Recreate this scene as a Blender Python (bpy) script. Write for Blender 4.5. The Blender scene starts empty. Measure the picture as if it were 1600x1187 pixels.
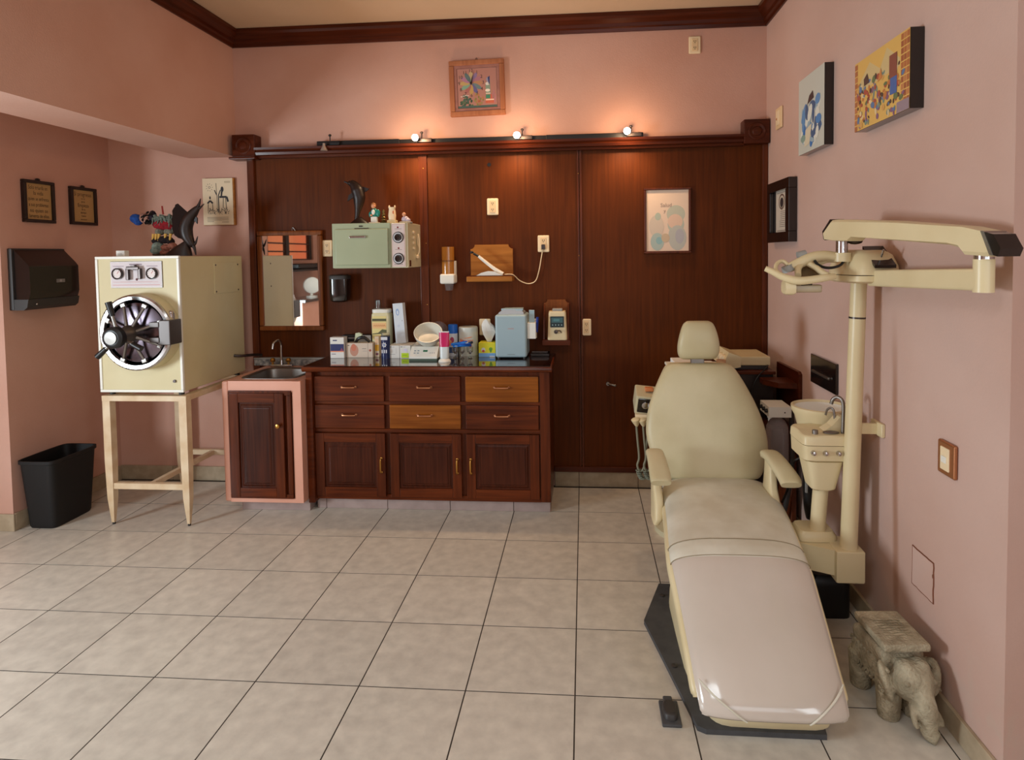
import bpy, bmesh, math, random
from mathutils import Vector, Matrix, Euler
random.seed(7)
sc = bpy.context.scene
COL = sc.collection

# ------------------------------------------------------------------ camera
cam_d = bpy.data.cameras.new('camera')
cam = bpy.data.objects.new('camera', cam_d); COL.objects.link(cam)
cam_d.sensor_fit = 'HORIZONTAL'; cam_d.sensor_width = 36.0
cam_d.lens = 968.668 / 1600 * 36
cam_d.shift_x = -34.69 / 1600; cam_d.shift_y = -153.18 / 1600
cam_d.clip_start = 0.05
RX = Vector((0.99673451, 0.07963105, -0.01338716)); UP = Vector((0.00990059, 0.04401879, 0.99898164)); BK = Vector((0.08013924, -0.99585202, 0.04308666))
cam.matrix_world = Matrix(((RX.x, UP.x, BK.x, 0.04838), (RX.y, UP.y, BK.y, -2.226464), (RX.z, UP.z, BK.z, 1.62688), (0, 0, 0, 1)))
sc.camera = cam

# ------------------------------------------------------------------ world, lights, exposure
w = bpy.data.worlds.new('world'); sc.world = w; w.use_nodes = True
w.node_tree.nodes['Background'].inputs[0].default_value = (0.75, 0.85, 1.0, 1)
w.node_tree.nodes['Background'].inputs[1].default_value = 0.6
sc.view_settings.view_transform = 'Standard'; sc.view_settings.look = 'None'
sc.view_settings.exposure = 0.0; sc.view_settings.gamma = 1.0; sc.view_settings.use_curve_mapping = False

def area(name, loc, target, sx, sy, power, color):
    d = bpy.data.lights.new(name, 'AREA'); d.shape = 'RECTANGLE'; d.size = sx; d.size_y = sy
    d.energy = power; d.color = color
    o = bpy.data.objects.new(name, d); COL.objects.link(o); o.location = loc
    o.rotation_euler = (Vector(target) - Vector(loc)).to_track_quat('-Z', 'Y').to_euler()
    return o
# daylight through the side window (left room) and the rear window, added soft light from the rear ceiling
area('daylight_side_window', (-4.22, -1.2, 1.18), (0, -1.2, 1.18), 0.95, 0.9, 122, (0.80, 0.93, 1.0))
area('daylight_rear_window', (0.9, -4.32, 1.95), (0.9, 0, 1.95), 2.2, 1.3, 16, (0.92, 0.97, 1.0))
area('ceiling_soft_light', (-1.2, -2.6, 3.18), (-1.2, -2.6, 0), 1.4, 1.0, 42, (0.86, 0.96, 1.0))  # soft area light added below the closed ceiling behind the camera
area('right_fill_light', (2.56, -3.3, 1.7), (0, -1.6, 1.5), 1.6, 1.5, 52, (0.85, 0.95, 1.0))  # unseen fill added to brighten sides facing right; no window in this wall
def bulb_light(loc, e, r=0.03):
    d = bpy.data.lights.new('track_bulb_light', 'POINT'); d.energy = e; d.color = (1.0, 0.62, 0.33); d.shadow_soft_size = r
    o = bpy.data.objects.new('track_bulb_light', d); COL.objects.link(o); o.location = loc
    d = bpy.data.lights.new('track_bulb_beam', 'SPOT'); d.energy = e * 4.2; d.color = (1.0, 0.66, 0.38); d.shadow_soft_size = r; d.spot_size = math.radians(120); d.spot_blend = 1.0
    o = bpy.data.objects.new('track_bulb_beam', d); COL.objects.link(o); o.location = (loc[0], loc[1] - 0.02, loc[2] - 0.01); o.rotation_euler = (math.radians(14), 0, 0)

# ------------------------------------------------------------------ materials
def S(r, g, b, a=1):
    f = lambda c: (c / 255 / 12.92) if c / 255 <= 0.04045 else ((c / 255 + 0.055) / 1.055) ** 2.4
    return (f(r), f(g), f(b), a)
def new_mat(name):
    m = bpy.data.materials.new(name); m.use_nodes = True
    nt = m.node_tree; return m, nt, nt.nodes['Principled BSDF']
def mat(name, c, rough=0.5, metal=0.0, c2=None, nscale=6.0, bump=0.0, bscale=60.0, coat=0.0, trans=0.0, spec=0.5, rnd=0.0, detail=6.0, lo=0.35, hi=0.65, emit=None, es=0.0, alpha=1.0, ior=1.45):
    m, nt, b = new_mat(name); N, L = nt.nodes, nt.links
    b.inputs['Roughness'].default_value = rough; b.inputs['Metallic'].default_value = metal
    b.inputs['Coat Weight'].default_value = coat; b.inputs['Coat Roughness'].default_value = 0.08
    b.inputs['Transmission Weight'].default_value = trans; b.inputs['Specular IOR Level'].default_value = spec
    b.inputs['Base Color'].default_value = c; b.inputs['IOR'].default_value = ior; b.inputs['Alpha'].default_value = alpha
    if emit: b.inputs['Emission Color'].default_value = emit; b.inputs['Emission Strength'].default_value = es
    tc = N.new('ShaderNodeTexCoord')
    if c2 or rnd:
        nz = N.new('ShaderNodeTexNoise'); nz.inputs['Scale'].default_value = nscale; nz.inputs['Detail'].default_value = detail
        rp = N.new('ShaderNodeValToRGB'); rp.color_ramp.elements[0].position = lo; rp.color_ramp.elements[1].position = hi
        rp.color_ramp.elements[0].color = c; rp.color_ramp.elements[1].color = c2 or c
        if rnd:
            oi = N.new('ShaderNodeObjectInfo'); ad = N.new('ShaderNodeVectorMath'); ad.operation = 'ADD'
            mu = N.new('ShaderNodeMath'); mu.operation = 'MULTIPLY'; mu.inputs[1].default_value = 37.0
            L.new(oi.outputs['Random'], mu.inputs[0]); L.new(tc.outputs['Object'], ad.inputs[0]); L.new(mu.outputs[0], ad.inputs[1])
            L.new(ad.outputs[0], nz.inputs['Vector'])
            hs = N.new('ShaderNodeHueSaturation'); mr = N.new('ShaderNodeMapRange')
            mr.inputs['To Min'].default_value = 1 - rnd; mr.inputs['To Max'].default_value = 1 + rnd
            L.new(oi.outputs['Random'], mr.inputs['Value']); L.new(mr.outputs[0], hs.inputs['Value'])
            L.new(nz.outputs['Fac'], rp.inputs[0]); L.new(rp.outputs[0], hs.inputs['Color']); L.new(hs.outputs[0], b.inputs['Base Color'])
        else:
            L.new(tc.outputs['Object'], nz.inputs['Vector']); L.new(nz.outputs['Fac'], rp.inputs[0]); L.new(rp.outputs[0], b.inputs['Base Color'])
    if bump:
        n2 = N.new('ShaderNodeTexNoise'); n2.inputs['Scale'].default_value = bscale; n2.inputs['Detail'].default_value = 5
        bp = N.new('ShaderNodeBump'); bp.inputs['Strength'].default_value = bump; bp.inputs['Distance'].default_value = 0.01
        L.new(tc.outputs['Object'], n2.inputs['Vector']); L.new(n2.outputs['Fac'], bp.inputs['Height']); L.new(bp.outputs[0], b.inputs['Normal'])
    return m
def wood(name, c1, c2, axis='z', rough=0.32, coat=0.25, fine=55.0):
    m, nt, b = new_mat(name); N, L = nt.nodes, nt.links
    tc = N.new('ShaderNodeTexCoord'); mp = N.new('ShaderNodeMapping')
    sc3 = {'z': (fine, fine, 2.2), 'x': (2.2, fine, fine), 'y': (fine, 2.2, fine)}[axis]
    mp.inputs['Scale'].default_value = sc3
    nz = N.new('ShaderNodeTexNoise'); nz.inputs['Scale'].default_value = 1.0; nz.inputs['Detail'].default_value = 7; nz.inputs['Distortion'].default_value = 0.6
    n2 = N.new('ShaderNodeTexNoise'); n2.inputs['Scale'].default_value = 2.4; n2.inputs['Detail'].default_value = 2
    mx = N.new('ShaderNodeMath'); mx.operation = 'MULTIPLY_ADD'; mx.inputs[1].default_value = 0.6
    m2 = N.new('ShaderNodeMath'); m2.operation = 'MULTIPLY'; m2.inputs[1].default_value = 0.4
    rp = N.new('ShaderNodeValToRGB'); rp.color_ramp.elements[0].position = 0.36; rp.color_ramp.elements[1].position = 0.62
    rp.color_ramp.elements[0].color = c1; rp.color_ramp.elements[1].color = c2
    L.new(tc.outputs['Object'], mp.inputs[0]); L.new(mp.outputs[0], nz.inputs['Vector']); L.new(tc.outputs['Object'], n2.inputs['Vector'])
    L.new(n2.outputs['Fac'], m2.inputs[0]); L.new(nz.outputs['Fac'], mx.inputs[0]); L.new(m2.outputs[0], mx.inputs[2])
    L.new(mx.outputs[0], rp.inputs[0]); L.new(rp.outputs[0], b.inputs['Base Color'])
    bp = N.new('ShaderNodeBump'); bp.inputs['Strength'].default_value = 0.12; bp.inputs['Distance'].default_value = 0.004
    L.new(nz.outputs['Fac'], bp.inputs['Height']); L.new(bp.outputs[0], b.inputs['Normal'])
    b.inputs['Roughness'].default_value = rough; b.inputs['Coat Weight'].default_value = coat * 0.4; b.inputs['Coat Roughness'].default_value = 0.15
    b.inputs['Specular IOR Level'].default_value = 0.14
    return m
def art_mat(name, rough=0.6):
    m, nt, b = new_mat(name); at = nt.nodes.new('ShaderNodeAttribute'); at.attribute_name = 'Col'
    nt.links.new(at.outputs['Color'], b.inputs['Base Color']); b.inputs['Roughness'].default_value = rough
    return m

M = {}
M['wall'] = mat('pink_wall_paint', S(204, 160, 142), 0.62, c2=S(196, 148, 128), nscale=1.6, bump=0.10, bscale=140, detail=8)
M['wall_side'] = mat('pink_wall_paint_scuffed', S(206, 176, 164), 0.62, c2=S(198, 164, 150), nscale=1.3, bump=0.08, bscale=90, detail=9)
M['ceil'] = mat('cream_ceiling_paint', S(208, 182, 154), 0.8, c2=S(200, 174, 145), nscale=1.2)
M['tile'] = mat('beige_mottled_tile', S(190, 181, 168), 0.30, c2=S(216, 207, 192), nscale=17, bump=0.05, bscale=40, rnd=0.04, detail=10, lo=0.25, hi=0.75)
M['grout'] = mat('dark_grout', S(62, 52, 44), 0.95)
M['kick'] = mat('mauve_grey_kick_tile', S(168, 148, 142), 0.4, c2=S(156, 136, 130), nscale=14, rnd=0.04)
M['skirt'] = mat('tan_skirting_tile', S(160, 142, 116), 0.4, c2=S(178, 160, 134), nscale=14, rnd=0.05)
M['panelwood'] = wood('panel_wood', S(72, 31, 3), S(90, 41, 6), 'z', 0.5, 0.0, 60)
M['darkwood'] = wood('dark_trim_wood', S(58, 22, 10), S(84, 36, 17), 'x', 0.3, 0.3, 50)
M['darkwood_y'] = wood('dark_trim_wood_depth', S(58, 22, 10), S(84, 36, 17), 'y', 0.3, 0.3, 50)
M['darkwood_z'] = wood('dark_trim_wood_upright', S(66, 29, 14), S(98, 47, 24), 'z', 0.3, 0.3, 50)
M['cab'] = wood('cabinet_wood', S(64, 25, 9), S(96, 42, 17), 'z', 0.3, 0.3, 45)
M['cabx'] = wood('cabinet_wood_horizontal', S(66, 25, 9), S(104, 46, 18), 'x', 0.28, 0.35, 45)
M['cablight'] = wood('light_drawer_wood', S(112, 58, 14), S(146, 82, 26), 'x', 0.28, 0.35, 45)
M['cabpanel'] = wood('door_panel_wood', S(50, 20, 11), S(76, 34, 19), 'z', 0.3, 0.3, 60)
M['shelfwood'] = wood('golden_shelf_wood', S(132, 78, 28), S(176, 112, 48), 'x', 0.4, 0.1, 30)
M['frame_wood'] = wood('frame_wood', S(96, 50, 20), S(134, 76, 36), 'z', 0.4, 0.1, 50)
M['clock_wood'] = wood('clock_wood', S(150, 92, 62), S(176, 114, 80), 'z', 0.5, 0.0, 40)
M['clock_mat'] = mat('clock_inner_mat', S(160, 110, 98), 0.7, c2=S(148, 98, 86), nscale=20)
M['glossdark'] = mat('black_glass_worktop', S(40, 20, 16), 0.06, coat=0.8, c2=S(30, 14, 12), nscale=8)
M['cream'] = mat('cream_plastic', S(222, 206, 166), 0.35, c2=S(214, 196, 154), nscale=4)
M['cream_metal'] = mat('cream_enamel', S(212, 200, 160), 0.5, c2=S(206, 192, 149), nscale=3)
M['stand'] = mat('cream_painted_steel', S(222, 200, 168), 0.45, c2=S(206, 176, 138), nscale=9)
M['mint'] = mat('mint_enamel', S(168, 176, 144), 0.32, c2=S(160, 168, 136), nscale=3, coat=0.3)
M['mintbody'] = mat('pale_cream_enamel', S(200, 192, 160), 0.35)
M['vinyl'] = mat('beige_vinyl', S(204, 192, 156), 0.42, c2=S(194, 181, 143), nscale=5, bump=0.05, bscale=220)
M['vinyl_worn'] = mat('beige_vinyl_worn', S(220, 216, 200), 0.5, c2=S(204, 197, 178), nscale=7, bump=0.05, bscale=220, detail=8)
M['cover'] = mat('clear_plastic_over_beige', S(206, 194, 182), 0.14, c2=S(198, 186, 173), nscale=3, coat=0.6)
M['chrome'] = mat('chrome', S(188, 184, 182), 0.16, 1.0)
M['steel'] = mat('brushed_steel', S(140, 135, 130), 0.42, 1.0)
M['darkmetal'] = mat('dark_metal', S(80, 72, 70), 0.35, 0.9)
M['brass'] = mat('brass', S(190, 140, 70), 0.3, 1.0)
M['copper'] = mat('copper_plate', S(176, 118, 82), 0.3, 0.8)
M['black'] = mat('black_plastic', S(22, 20, 20), 0.4)
M['binblack'] = mat('black_bin_plastic', S(12, 10, 10), 0.6)
M['blackgloss'] = mat('glossy_black', S(24, 16, 14), 0.15, coat=0.5)
M['rubber'] = mat('grey_rubber_mat', S(74, 74, 76), 0.6, c2=S(64, 64, 66), nscale=20)
M['darkgrey'] = mat('dark_grey', S(52, 48, 46), 0.5)
M['grey'] = mat('grey_plastic', S(150, 150, 146), 0.45)
M['ltgrey'] = mat('pale_blue_grey_plastic', S(160, 184, 192), 0.35)
M['white'] = mat('white_plastic', S(232, 230, 220), 0.4)
M['whitepaper'] = mat('white_paper', S(232, 232, 226), 0.8)
M['ivory'] = mat('ivory_plate', S(238, 216, 178), 0.35)
M['ivory2'] = mat('ivory_socket', S(226, 196, 152), 0.4)
M['amber'] = mat('amber_plastic', S(170, 110, 42), 0.2, coat=0.3)
M['mirror'] = mat('mirror_glass', S(236, 236, 232), 0.02, 1.0)
M['stone'] = mat('carved_stone', S(140, 128, 104), 0.95, c2=S(180, 168, 142), nscale=16, bump=0.9, bscale=95, detail=9)
M['carved'] = mat('dark_carved_wood', S(42, 26, 20), 0.42, coat=0.0, c2=S(30, 18, 14), nscale=12)
M['glass'] = mat('clear_glass', S(240, 245, 245), 0.03, trans=1.0)
M['clearplastic'] = mat('clear_plastic', S(235, 235, 238), 0.08, trans=0.92, ior=1.2)
M['greenlcd'] = mat('dark_green_display', S(20, 90, 60), 0.2)
M['screen'] = mat('dark_teal_screen', S(24, 50, 56), 0.15, coat=0.5)
M['art'] = art_mat('printed_surface', 0.6)
M['artgloss'] = art_mat('glossy_print', 0.25)
M['bulb'] = mat('lit_bulb', S(255, 240, 220), 0.3, emit=(1.0, 0.86, 0.66, 1), es=40.0)
M['bulboff'] = mat('unlit_reflector_bulb', S(200, 190, 180), 0.15, 0.6)
M['pink_laminate'] = mat('pink_enamel_cabinet', S(222, 164, 142), 0.4, c2=S(214, 154, 130), nscale=3)
M['marble'] = mat('grey_marbled_tile', S(96, 98, 100), 0.25, c2=S(170, 166, 158), nscale=45, detail=8)

def stained_wall(name, base):
    m = base.copy(); m.name = name; nt = m.node_tree; N, L = nt.nodes, nt.links; b = N['Principled BSDF']
    src = b.inputs['Base Color'].links[0].from_socket
    tc = N.new('ShaderNodeTexCoord'); sp = N.new('ShaderNodeSeparateXYZ'); L.new(tc.outputs['Object'], sp.inputs[0])
    nz = N.new('ShaderNodeTexNoise'); nz.inputs['Scale'].default_value = 5; L.new(tc.outputs['Object'], nz.inputs['Vector'])
    n3 = N.new('ShaderNodeTexNoise'); n3.inputs['Scale'].default_value = 14; n3.inputs['Detail'].default_value = 8; L.new(tc.outputs['Object'], n3.inputs['Vector'])
    def M1(op, a, c, d=None):
        q = N.new('ShaderNodeMath'); q.operation = op
        for i, v in enumerate((a, c, d)):
            if v is None: continue
            if isinstance(v, (int, float)): q.inputs[i].default_value = v
            else: L.new(v, q.inputs[i])
        return q.outputs[0]
    def MR(v, a, c, d, e):
        q = N.new('ShaderNodeMapRange'); q.interpolation_type = 'SMOOTHSTEP'; L.new(v, q.inputs[0])
        for i, x in enumerate((a, c, d, e)): q.inputs[1 + i].default_value = x
        return q.outputs[0]
    y0 = M1('MULTIPLY_ADD', sp.outputs['Z'], .033, .293)                    # damp run mark leaning a little with height
    dist = M1('ABSOLUTE', M1('SUBTRACT', M1('ADD', sp.outputs['Y'], M1('MULTIPLY', M1('SUBTRACT', nz.outputs['Fac'], .5), .02)), y0), 0)
    run = M1('MULTIPLY', M1('MULTIPLY', MR(dist, .004, .034, 1, 0), MR(sp.outputs['Z'], 1.0, 1.45, 1, 0)), MR(sp.outputs['Z'], .1, .3, .3, 1))
    grime = M1('MULTIPLY', MR(sp.outputs['Z'], .1, .42, 1, 0), MR(n3.outputs['Fac'], .45, .7, 0, 1))
    mx = N.new('ShaderNodeMix'); mx.data_type = 'RGBA'; L.new(M1('MULTIPLY', run, .62), mx.inputs[0]); L.new(src, mx.inputs[6]); mx.inputs[7].default_value = S(150, 98, 64)
    m2 = N.new('ShaderNodeMix'); m2.data_type = 'RGBA'; L.new(M1('MULTIPLY', grime, .35), m2.inputs[0]); L.new(mx.outputs[2], m2.inputs[6]); m2.inputs[7].default_value = S(190, 176, 160)
    L.new(m2.outputs[2], b.inputs['Base Color']); return m
M['wall_stain'] = stained_wall('pink_wall_paint_with_damp_run', M['wall_side'])

# ------------------------------------------------------------------ mesh helpers
def BM(): return bmesh.new()
def box(bm, x0, x1, y0, y1, z0, z1, bev=0.0, seg=2, mtx=None):
    r = bmesh.ops.create_cube(bm, size=1.0)['verts']
    c = Vector(((x0 + x1) / 2, (y0 + y1) / 2, (z0 + z1) / 2)); s = (x1 - x0, y1 - y0, z1 - z0)
    for v in r: v.co = Vector((v.co.x * s[0], v.co.y * s[1], v.co.z * s[2])) + c
    if bev > 0:
        es = list({e for v in r for e in v.link_edges})
        o = bmesh.ops.bevel(bm, geom=es, offset=bev, segments=seg, affect='EDGES', profile=0.5)
        r = list({v for f in o['faces'] for v in f.verts} | {v for v in r if v.is_valid})
    if mtx is not None:
        for v in r: v.co = mtx @ v.co
    return bm
def xf(loc=(0, 0, 0), rot=(0, 0, 0)):
    return Matrix.Translation(loc) @ Euler(rot).to_matrix().to_4x4()
def ring(c, u, v, n, ru, rv=None, p=2.0, ph=0.0):
    rv = ru if rv is None else rv; o = []
    for i in range(n):
        a = 2 * math.pi * i / n + ph; ca, sa = math.cos(a), math.sin(a)
        o.append(c + u * (ru * math.copysign(abs(ca) ** (2 / p), ca)) + v * (rv * math.copysign(abs(sa) ** (2 / p), sa)))
    return o
def loft(bm, rings, cap=True, closed=False):
    vs = [[bm.verts.new(p) for p in r] for r in rings]; n = len(vs[0])
    for a, b in zip(vs, vs[1:] + ([vs[0]] if closed else [])):
        for i in range(n):
            bm.faces.new((a[i], a[(i + 1) % n], b[(i + 1) % n], b[i]))
    if cap and not closed:
        bm.faces.new(list(reversed(vs[0]))); bm.faces.new(vs[-1])
    return bm
def cyl(bm, p0, p1, r0, r1=None, n=20, cap=True):
    p0, p1 = Vector(p0), Vector(p1); r1 = r0 if r1 is None else r1
    d = (p1 - p0).normalized(); u = d.orthogonal().normalized(); v = d.cross(u)
    return loft(bm, [ring(p0, u, v, n, r0), ring(p1, u, v, n, r1)], cap)
def tube(bm, pts, r, n=10, closed=False, smooth=True, sub=6):
    pts = [Vector(p) for p in pts]
    if smooth and len(pts) > 2:
        o = []; m = len(pts); rg = range(m if closed else m - 1)
        for i in rg:
            p0 = pts[(i - 1) % m] if closed or i > 0 else pts[0]; p1 = pts[i]; p2 = pts[(i + 1) % m]
            p3 = pts[(i + 2) % m] if closed or i + 2 < m else p2
            for k in range(sub):
                t = k / sub
                o.append(0.5 * ((2 * p1) + (p2 - p0) * t + (2 * p0 - 5 * p1 + 4 * p2 - p3) * t * t + (3 * p1 - p0 - 3 * p2 + p3) * t ** 3))
        if not closed: o.append(pts[-1])
        pts = o
    m = len(pts); rs = []; u = None
    for i, p in enumerate(pts):
        a = pts[(i - 1) % m] if closed or i > 0 else p; b = pts[(i + 1) % m] if closed or i < m - 1 else p
        d = (b - a).normalized() if (b - a).length > 1e-9 else Vector((0, 0, 1))
        u = (d.orthogonal() if u is None else u - d * u.dot(d)).normalized()
        rr = r(i / (m - 1)) if callable(r) else r
        rs.append(ring(p, u, d.cross(u), n, rr))
    return loft(bm, rs, True, closed)
def lathe(bm, prof, c, axis=(0, 0, 1), n=28, cap=True, sx=1.0):
    ax = Vector(axis).normalized(); u = ax.orthogonal().normalized() if abs(ax.z) < 0.99 else Vector((1, 0, 0)); v = ax.cross(u)
    return loft(bm, [ring(Vector(c) + ax * h, u, v, n, max(r, 1e-4) * sx, max(r, 1e-4)) for r, h in prof], cap)
def prism(bm, pts, d):
    d = Vector(d); a = [bm.verts.new(Vector(p)) for p in pts]; b = [bm.verts.new(Vector(p) + d) for p in pts]; n = len(a)
    bm.faces.new(list(reversed(a))); bm.faces.new(b)
    for i in range(n): bm.faces.new((a[i], a[(i + 1) % n], b[(i + 1) % n], b[i]))
    return bm
def ell(bm, c, r, n=16, rot=(0, 0, 0)):
    vs = bmesh.ops.create_uvsphere(bm, u_segments=n, v_segments=max(6, n // 2), radius=1.0)['verts']
    m = xf(c, rot)
    for v in vs: v.co = m @ Vector((v.co.x * r[0], v.co.y * r[1], v.co.z * r[2]))
    return bm
def frame(bm, x0, x1, z0, z1, y0, y1, w, bev=0.0):
    """four mitred-looking bars round a rectangle in the XZ plane"""
    box(bm, x0, x1, y0, y1, z1 - w, z1, bev); box(bm, x0, x1, y0, y1, z0, z0 + w, bev)
    box(bm, x0, x0 + w, y0, y1, z0 + w, z1 - w, bev); box(bm, x1 - w, x1, y0, y1, z0 + w, z1 - w, bev)
    return bm
def frame_yz(bm, y0, y1, z0, z1, x0, x1, w, bev=0.0):
    box(bm, x0, x1, y0, y1, z1 - w, z1, bev); box(bm, x0, x1, y0, y1, z0, z0 + w, bev)
    box(bm, x0, x1, y0, y0 + w, z0 + w, z1 - w, bev); box(bm, x0, x1, y1 - w, y1, z0 + w, z1 - w, bev)
    return bm
def origin_of(p):
    while p.parent: p = p.parent
    return Vector(p.location)
def obj(name, bm, m, parent=None, smooth=True, angle=40, kind=None, label=None):
    bmesh.ops.recalc_face_normals(bm, faces=bm.faces)
    if parent is not None: bmesh.ops.translate(bm, verts=bm.verts, vec=-origin_of(parent))
    me = bpy.data.meshes.new(name); bm.to_mesh(me); bm.free()
    if m is not None: me.materials.append(m)
    if smooth:
        for p in me.polygons: p.use_smooth = True
        me.set_sharp_from_angle(angle=math.radians(angle))
    o = bpy.data.objects.new(name, me); COL.objects.link(o)
    if smooth:
        wm = o.modifiers.new('weighted', 'WEIGHTED_NORMAL'); wm.keep_sharp = True
    if parent is not None: o.parent = parent
    if kind: o['kind'] = kind
    if label: o['label'] = label
    return o
def thing(name, label, cat, loc, group=None):
    o = bpy.data.objects.new(name, None); COL.objects.link(o); o.location = loc; o.empty_display_size = 0.05
    o['label'] = label; o['category'] = cat
    if group: o['group'] = group
    return o
def tag(o, label, cat, group=None):
    o['label'] = label; o['category'] = cat
    if group: o['group'] = group
    return o
def struct(name, bm, m, smooth=False, label=None):
    return obj(name, bm, m, None, smooth, kind='structure', label=label)
def sculpt(name, bm, m, parent, voxel=0.006, smooth=4):
    """union of rough forms melted into one continuous body"""
    bmesh.ops.recalc_face_normals(bm, faces=bm.faces)
    me = bpy.data.meshes.new(name + '_rough'); bm.to_mesh(me); bm.free()
    t = bpy.data.objects.new(name + '_rough', me); COL.objects.link(t)
    r = t.modifiers.new('r', 'REMESH'); r.mode = 'VOXEL'; r.voxel_size = voxel
    s = t.modifiers.new('s', 'SMOOTH'); s.iterations = smooth; s.factor = 0.5
    dg = bpy.context.evaluated_depsgraph_get(); dg.update()
    me2 = bpy.data.meshes.new_from_object(t.evaluated_get(dg)); bpy.data.objects.remove(t); bpy.data.meshes.remove(me)
    b2 = BM(); b2.from_mesh(me2); bpy.data.meshes.remove(me2)
    return obj(name, b2, m, parent, True, 80)
def text_polys(body, size, align='CENTER'):
    cu = bpy.data.curves.new('t', 'FONT'); cu.body = body; cu.size = size; cu.align_x = align; cu.align_y = 'CENTER'; cu.resolution_u = 3
    t = bpy.data.objects.new('t', cu); COL.objects.link(t)
    dg = bpy.context.evaluated_depsgraph_get(); dg.update()
    me = bpy.data.meshes.new_from_object(t.evaluated_get(dg)); bpy.data.objects.remove(t); bpy.data.curves.remove(cu)
    vs = [Vector(v.co) for v in me.vertices]; fs = [list(p.vertices) for p in me.polygons]; bpy.data.meshes.remove(me)
    return vs, fs
class Art:
    """flat print: coloured shapes laid on a rectangle with origin o and unit axes u, v (metres)"""
    def __init__(s, o, u, v):
        s.o, s.u, s.v = Vector(o), Vector(u).normalized(), Vector(v).normalized(); s.n = s.u.cross(s.v)
        s.V, s.F, s.C, s.k = [], [], [], 0
    def _p(s, a, b): return (s.o + s.u * a + s.v * b, s.k)
    def poly(s, pts, c):
        i = len(s.V); s.V += [s._p(a, b) for a, b in pts]; s.F.append(list(range(i, i + len(pts)))); s.C.append(c); s.k += 1; return s
    def rect(s, a0, b0, a1, b1, c): return s.poly([(a0, b0), (a1, b0), (a1, b1), (a0, b1)], c)
    def ell(s, a, b, ra, rb, c, n=18, rot=0.0):
        cr, sr = math.cos(rot), math.sin(rot); q = []
        for i in range(n):
            t = 2 * math.pi * i / n; x, y = ra * math.cos(t), rb * math.sin(t); q.append((a + x * cr - y * sr, b + x * sr + y * cr))
        return s.poly(q, c)
    def line(s, pts, w, c):
        for (a, b), (d, e) in zip(pts, pts[1:]):
            L = math.hypot(d - a, e - b) or 1e-6; nx, ny = -(e - b) / L * w / 2, (d - a) / L * w / 2
            s.poly([(a + nx, b + ny), (a - nx, b - ny), (d - nx, e - ny), (d + nx, e + ny)], c)
        return s
    def text(s, body, a, b, size, c, align='CENTER', sx=1.0):
        vs, fs = text_polys(body, size, align); i = len(s.V)
        s.V += [s._p(a + q.x * sx, b + q.y) for q in vs]
        for f in fs: s.F.append([i + k for k in f]); s.C.append(c)
        s.k += 1; return s
    def build(s, name, parent, m='art', label=None):
        off = origin_of(parent); st_ = min(0.00012, 0.0016 / max(s.k, 1))     # thin ink layers
        me = bpy.data.meshes.new(name); me.from_pydata([v + s.n * (st_ * k) - off for v, k in s.V], [], s.F)
        ca = me.color_attributes.new('Col', 'FLOAT_COLOR', 'CORNER'); k = 0
        for p, c in zip(me.polygons, s.C):
            for _ in p.vertices: ca.data[k].color = c; k += 1
        me.materials.append(M[m]); o = bpy.data.objects.new(name, me); COL.objects.link(o); o.parent = parent
        if label: o['label'] = label
        return o

# ------------------------------------------------------------------ room shell
T = 0.41; YB = 2.083; XR = 1.278; XL = -2.437; XA = -3.41; ZC = 3.24; YR = -4.4; XFL = -4.3; YE = -0.34; XFR = 2.6
struct('wall_back', box(BM(), XA - 0.1, XR + 0.1, YB, YB + 0.12, 0, ZC + 0.1), M['wall'])
struct('wall_right', prism(BM(), [(XR, YB, 0), (XR, YE, 0), (XFR, YE + 0.75, 0), (XFR, YB, 0)], (0, 0, ZC + 0.1)), M['wall_stain'])
struct('wall_left', box(BM(), XFL, XA, 1.2, YB, 0, ZC + 0.1), M['wall'])
struct('wall_right_rear', box(BM(), XFR, XFR + 0.1, YR, YB, 0, ZC + 0.1), M['wall_side'])
struct('wall_left_beam', box(BM(), -2.79, XL, YR, YB, 2.36, ZC + 0.05), M['wall'], label='pink dropped beam along the left side')
bm = BM()   # rear wall with its window opening
box(bm, XFL, -0.25, YR - 0.12, YR, 0, ZC + 0.1); box(bm, 2.05, XFR, YR - 0.12, YR, 0, ZC + 0.1)
box(bm, -0.25, 2.05, YR - 0.12, YR, 0, 1.25); box(bm, -0.25, 2.05, YR - 0.12, YR, 2.65, ZC + 0.1)
struct('wall_rear', bm, M['wall_side'])
bm = BM()   # far left wall with two window openings
box(bm, XFL - 0.12, XFL, YR, -3.4, 0, ZC + 0.1); box(bm, XFL - 0.12, XFL, -1.95, -1.9, 0, ZC + 0.1); box(bm, XFL - 0.12, XFL, -0.7, 1.3, 0, ZC + 0.1)
box(bm, XFL - 0.12, XFL, -3.4, -1.95, 0, 1.6); box(bm, XFL - 0.12, XFL, -3.4, -1.95, 2.05, ZC + 0.1)
box(bm, XFL - 0.12, XFL, -1.9, -0.7, 0, 0.7); box(bm, XFL - 0.12, XFL, -1.9, -0.7, 1.66, ZC + 0.1)
struct('wall_far_left', bm, M['wall'])
bm = BM(); box(bm, XFL, XFR, YR, YB, ZC, ZC + 0.08); struct('ceiling', bm, M['ceil'])
fl = struct('floor', box(BM(), XFL - 0.1, XFR, YR - 0.1, YB + 0.1, -0.05, -0.0007), M['grout'])
g = 0.0026
tile_me = None
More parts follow.
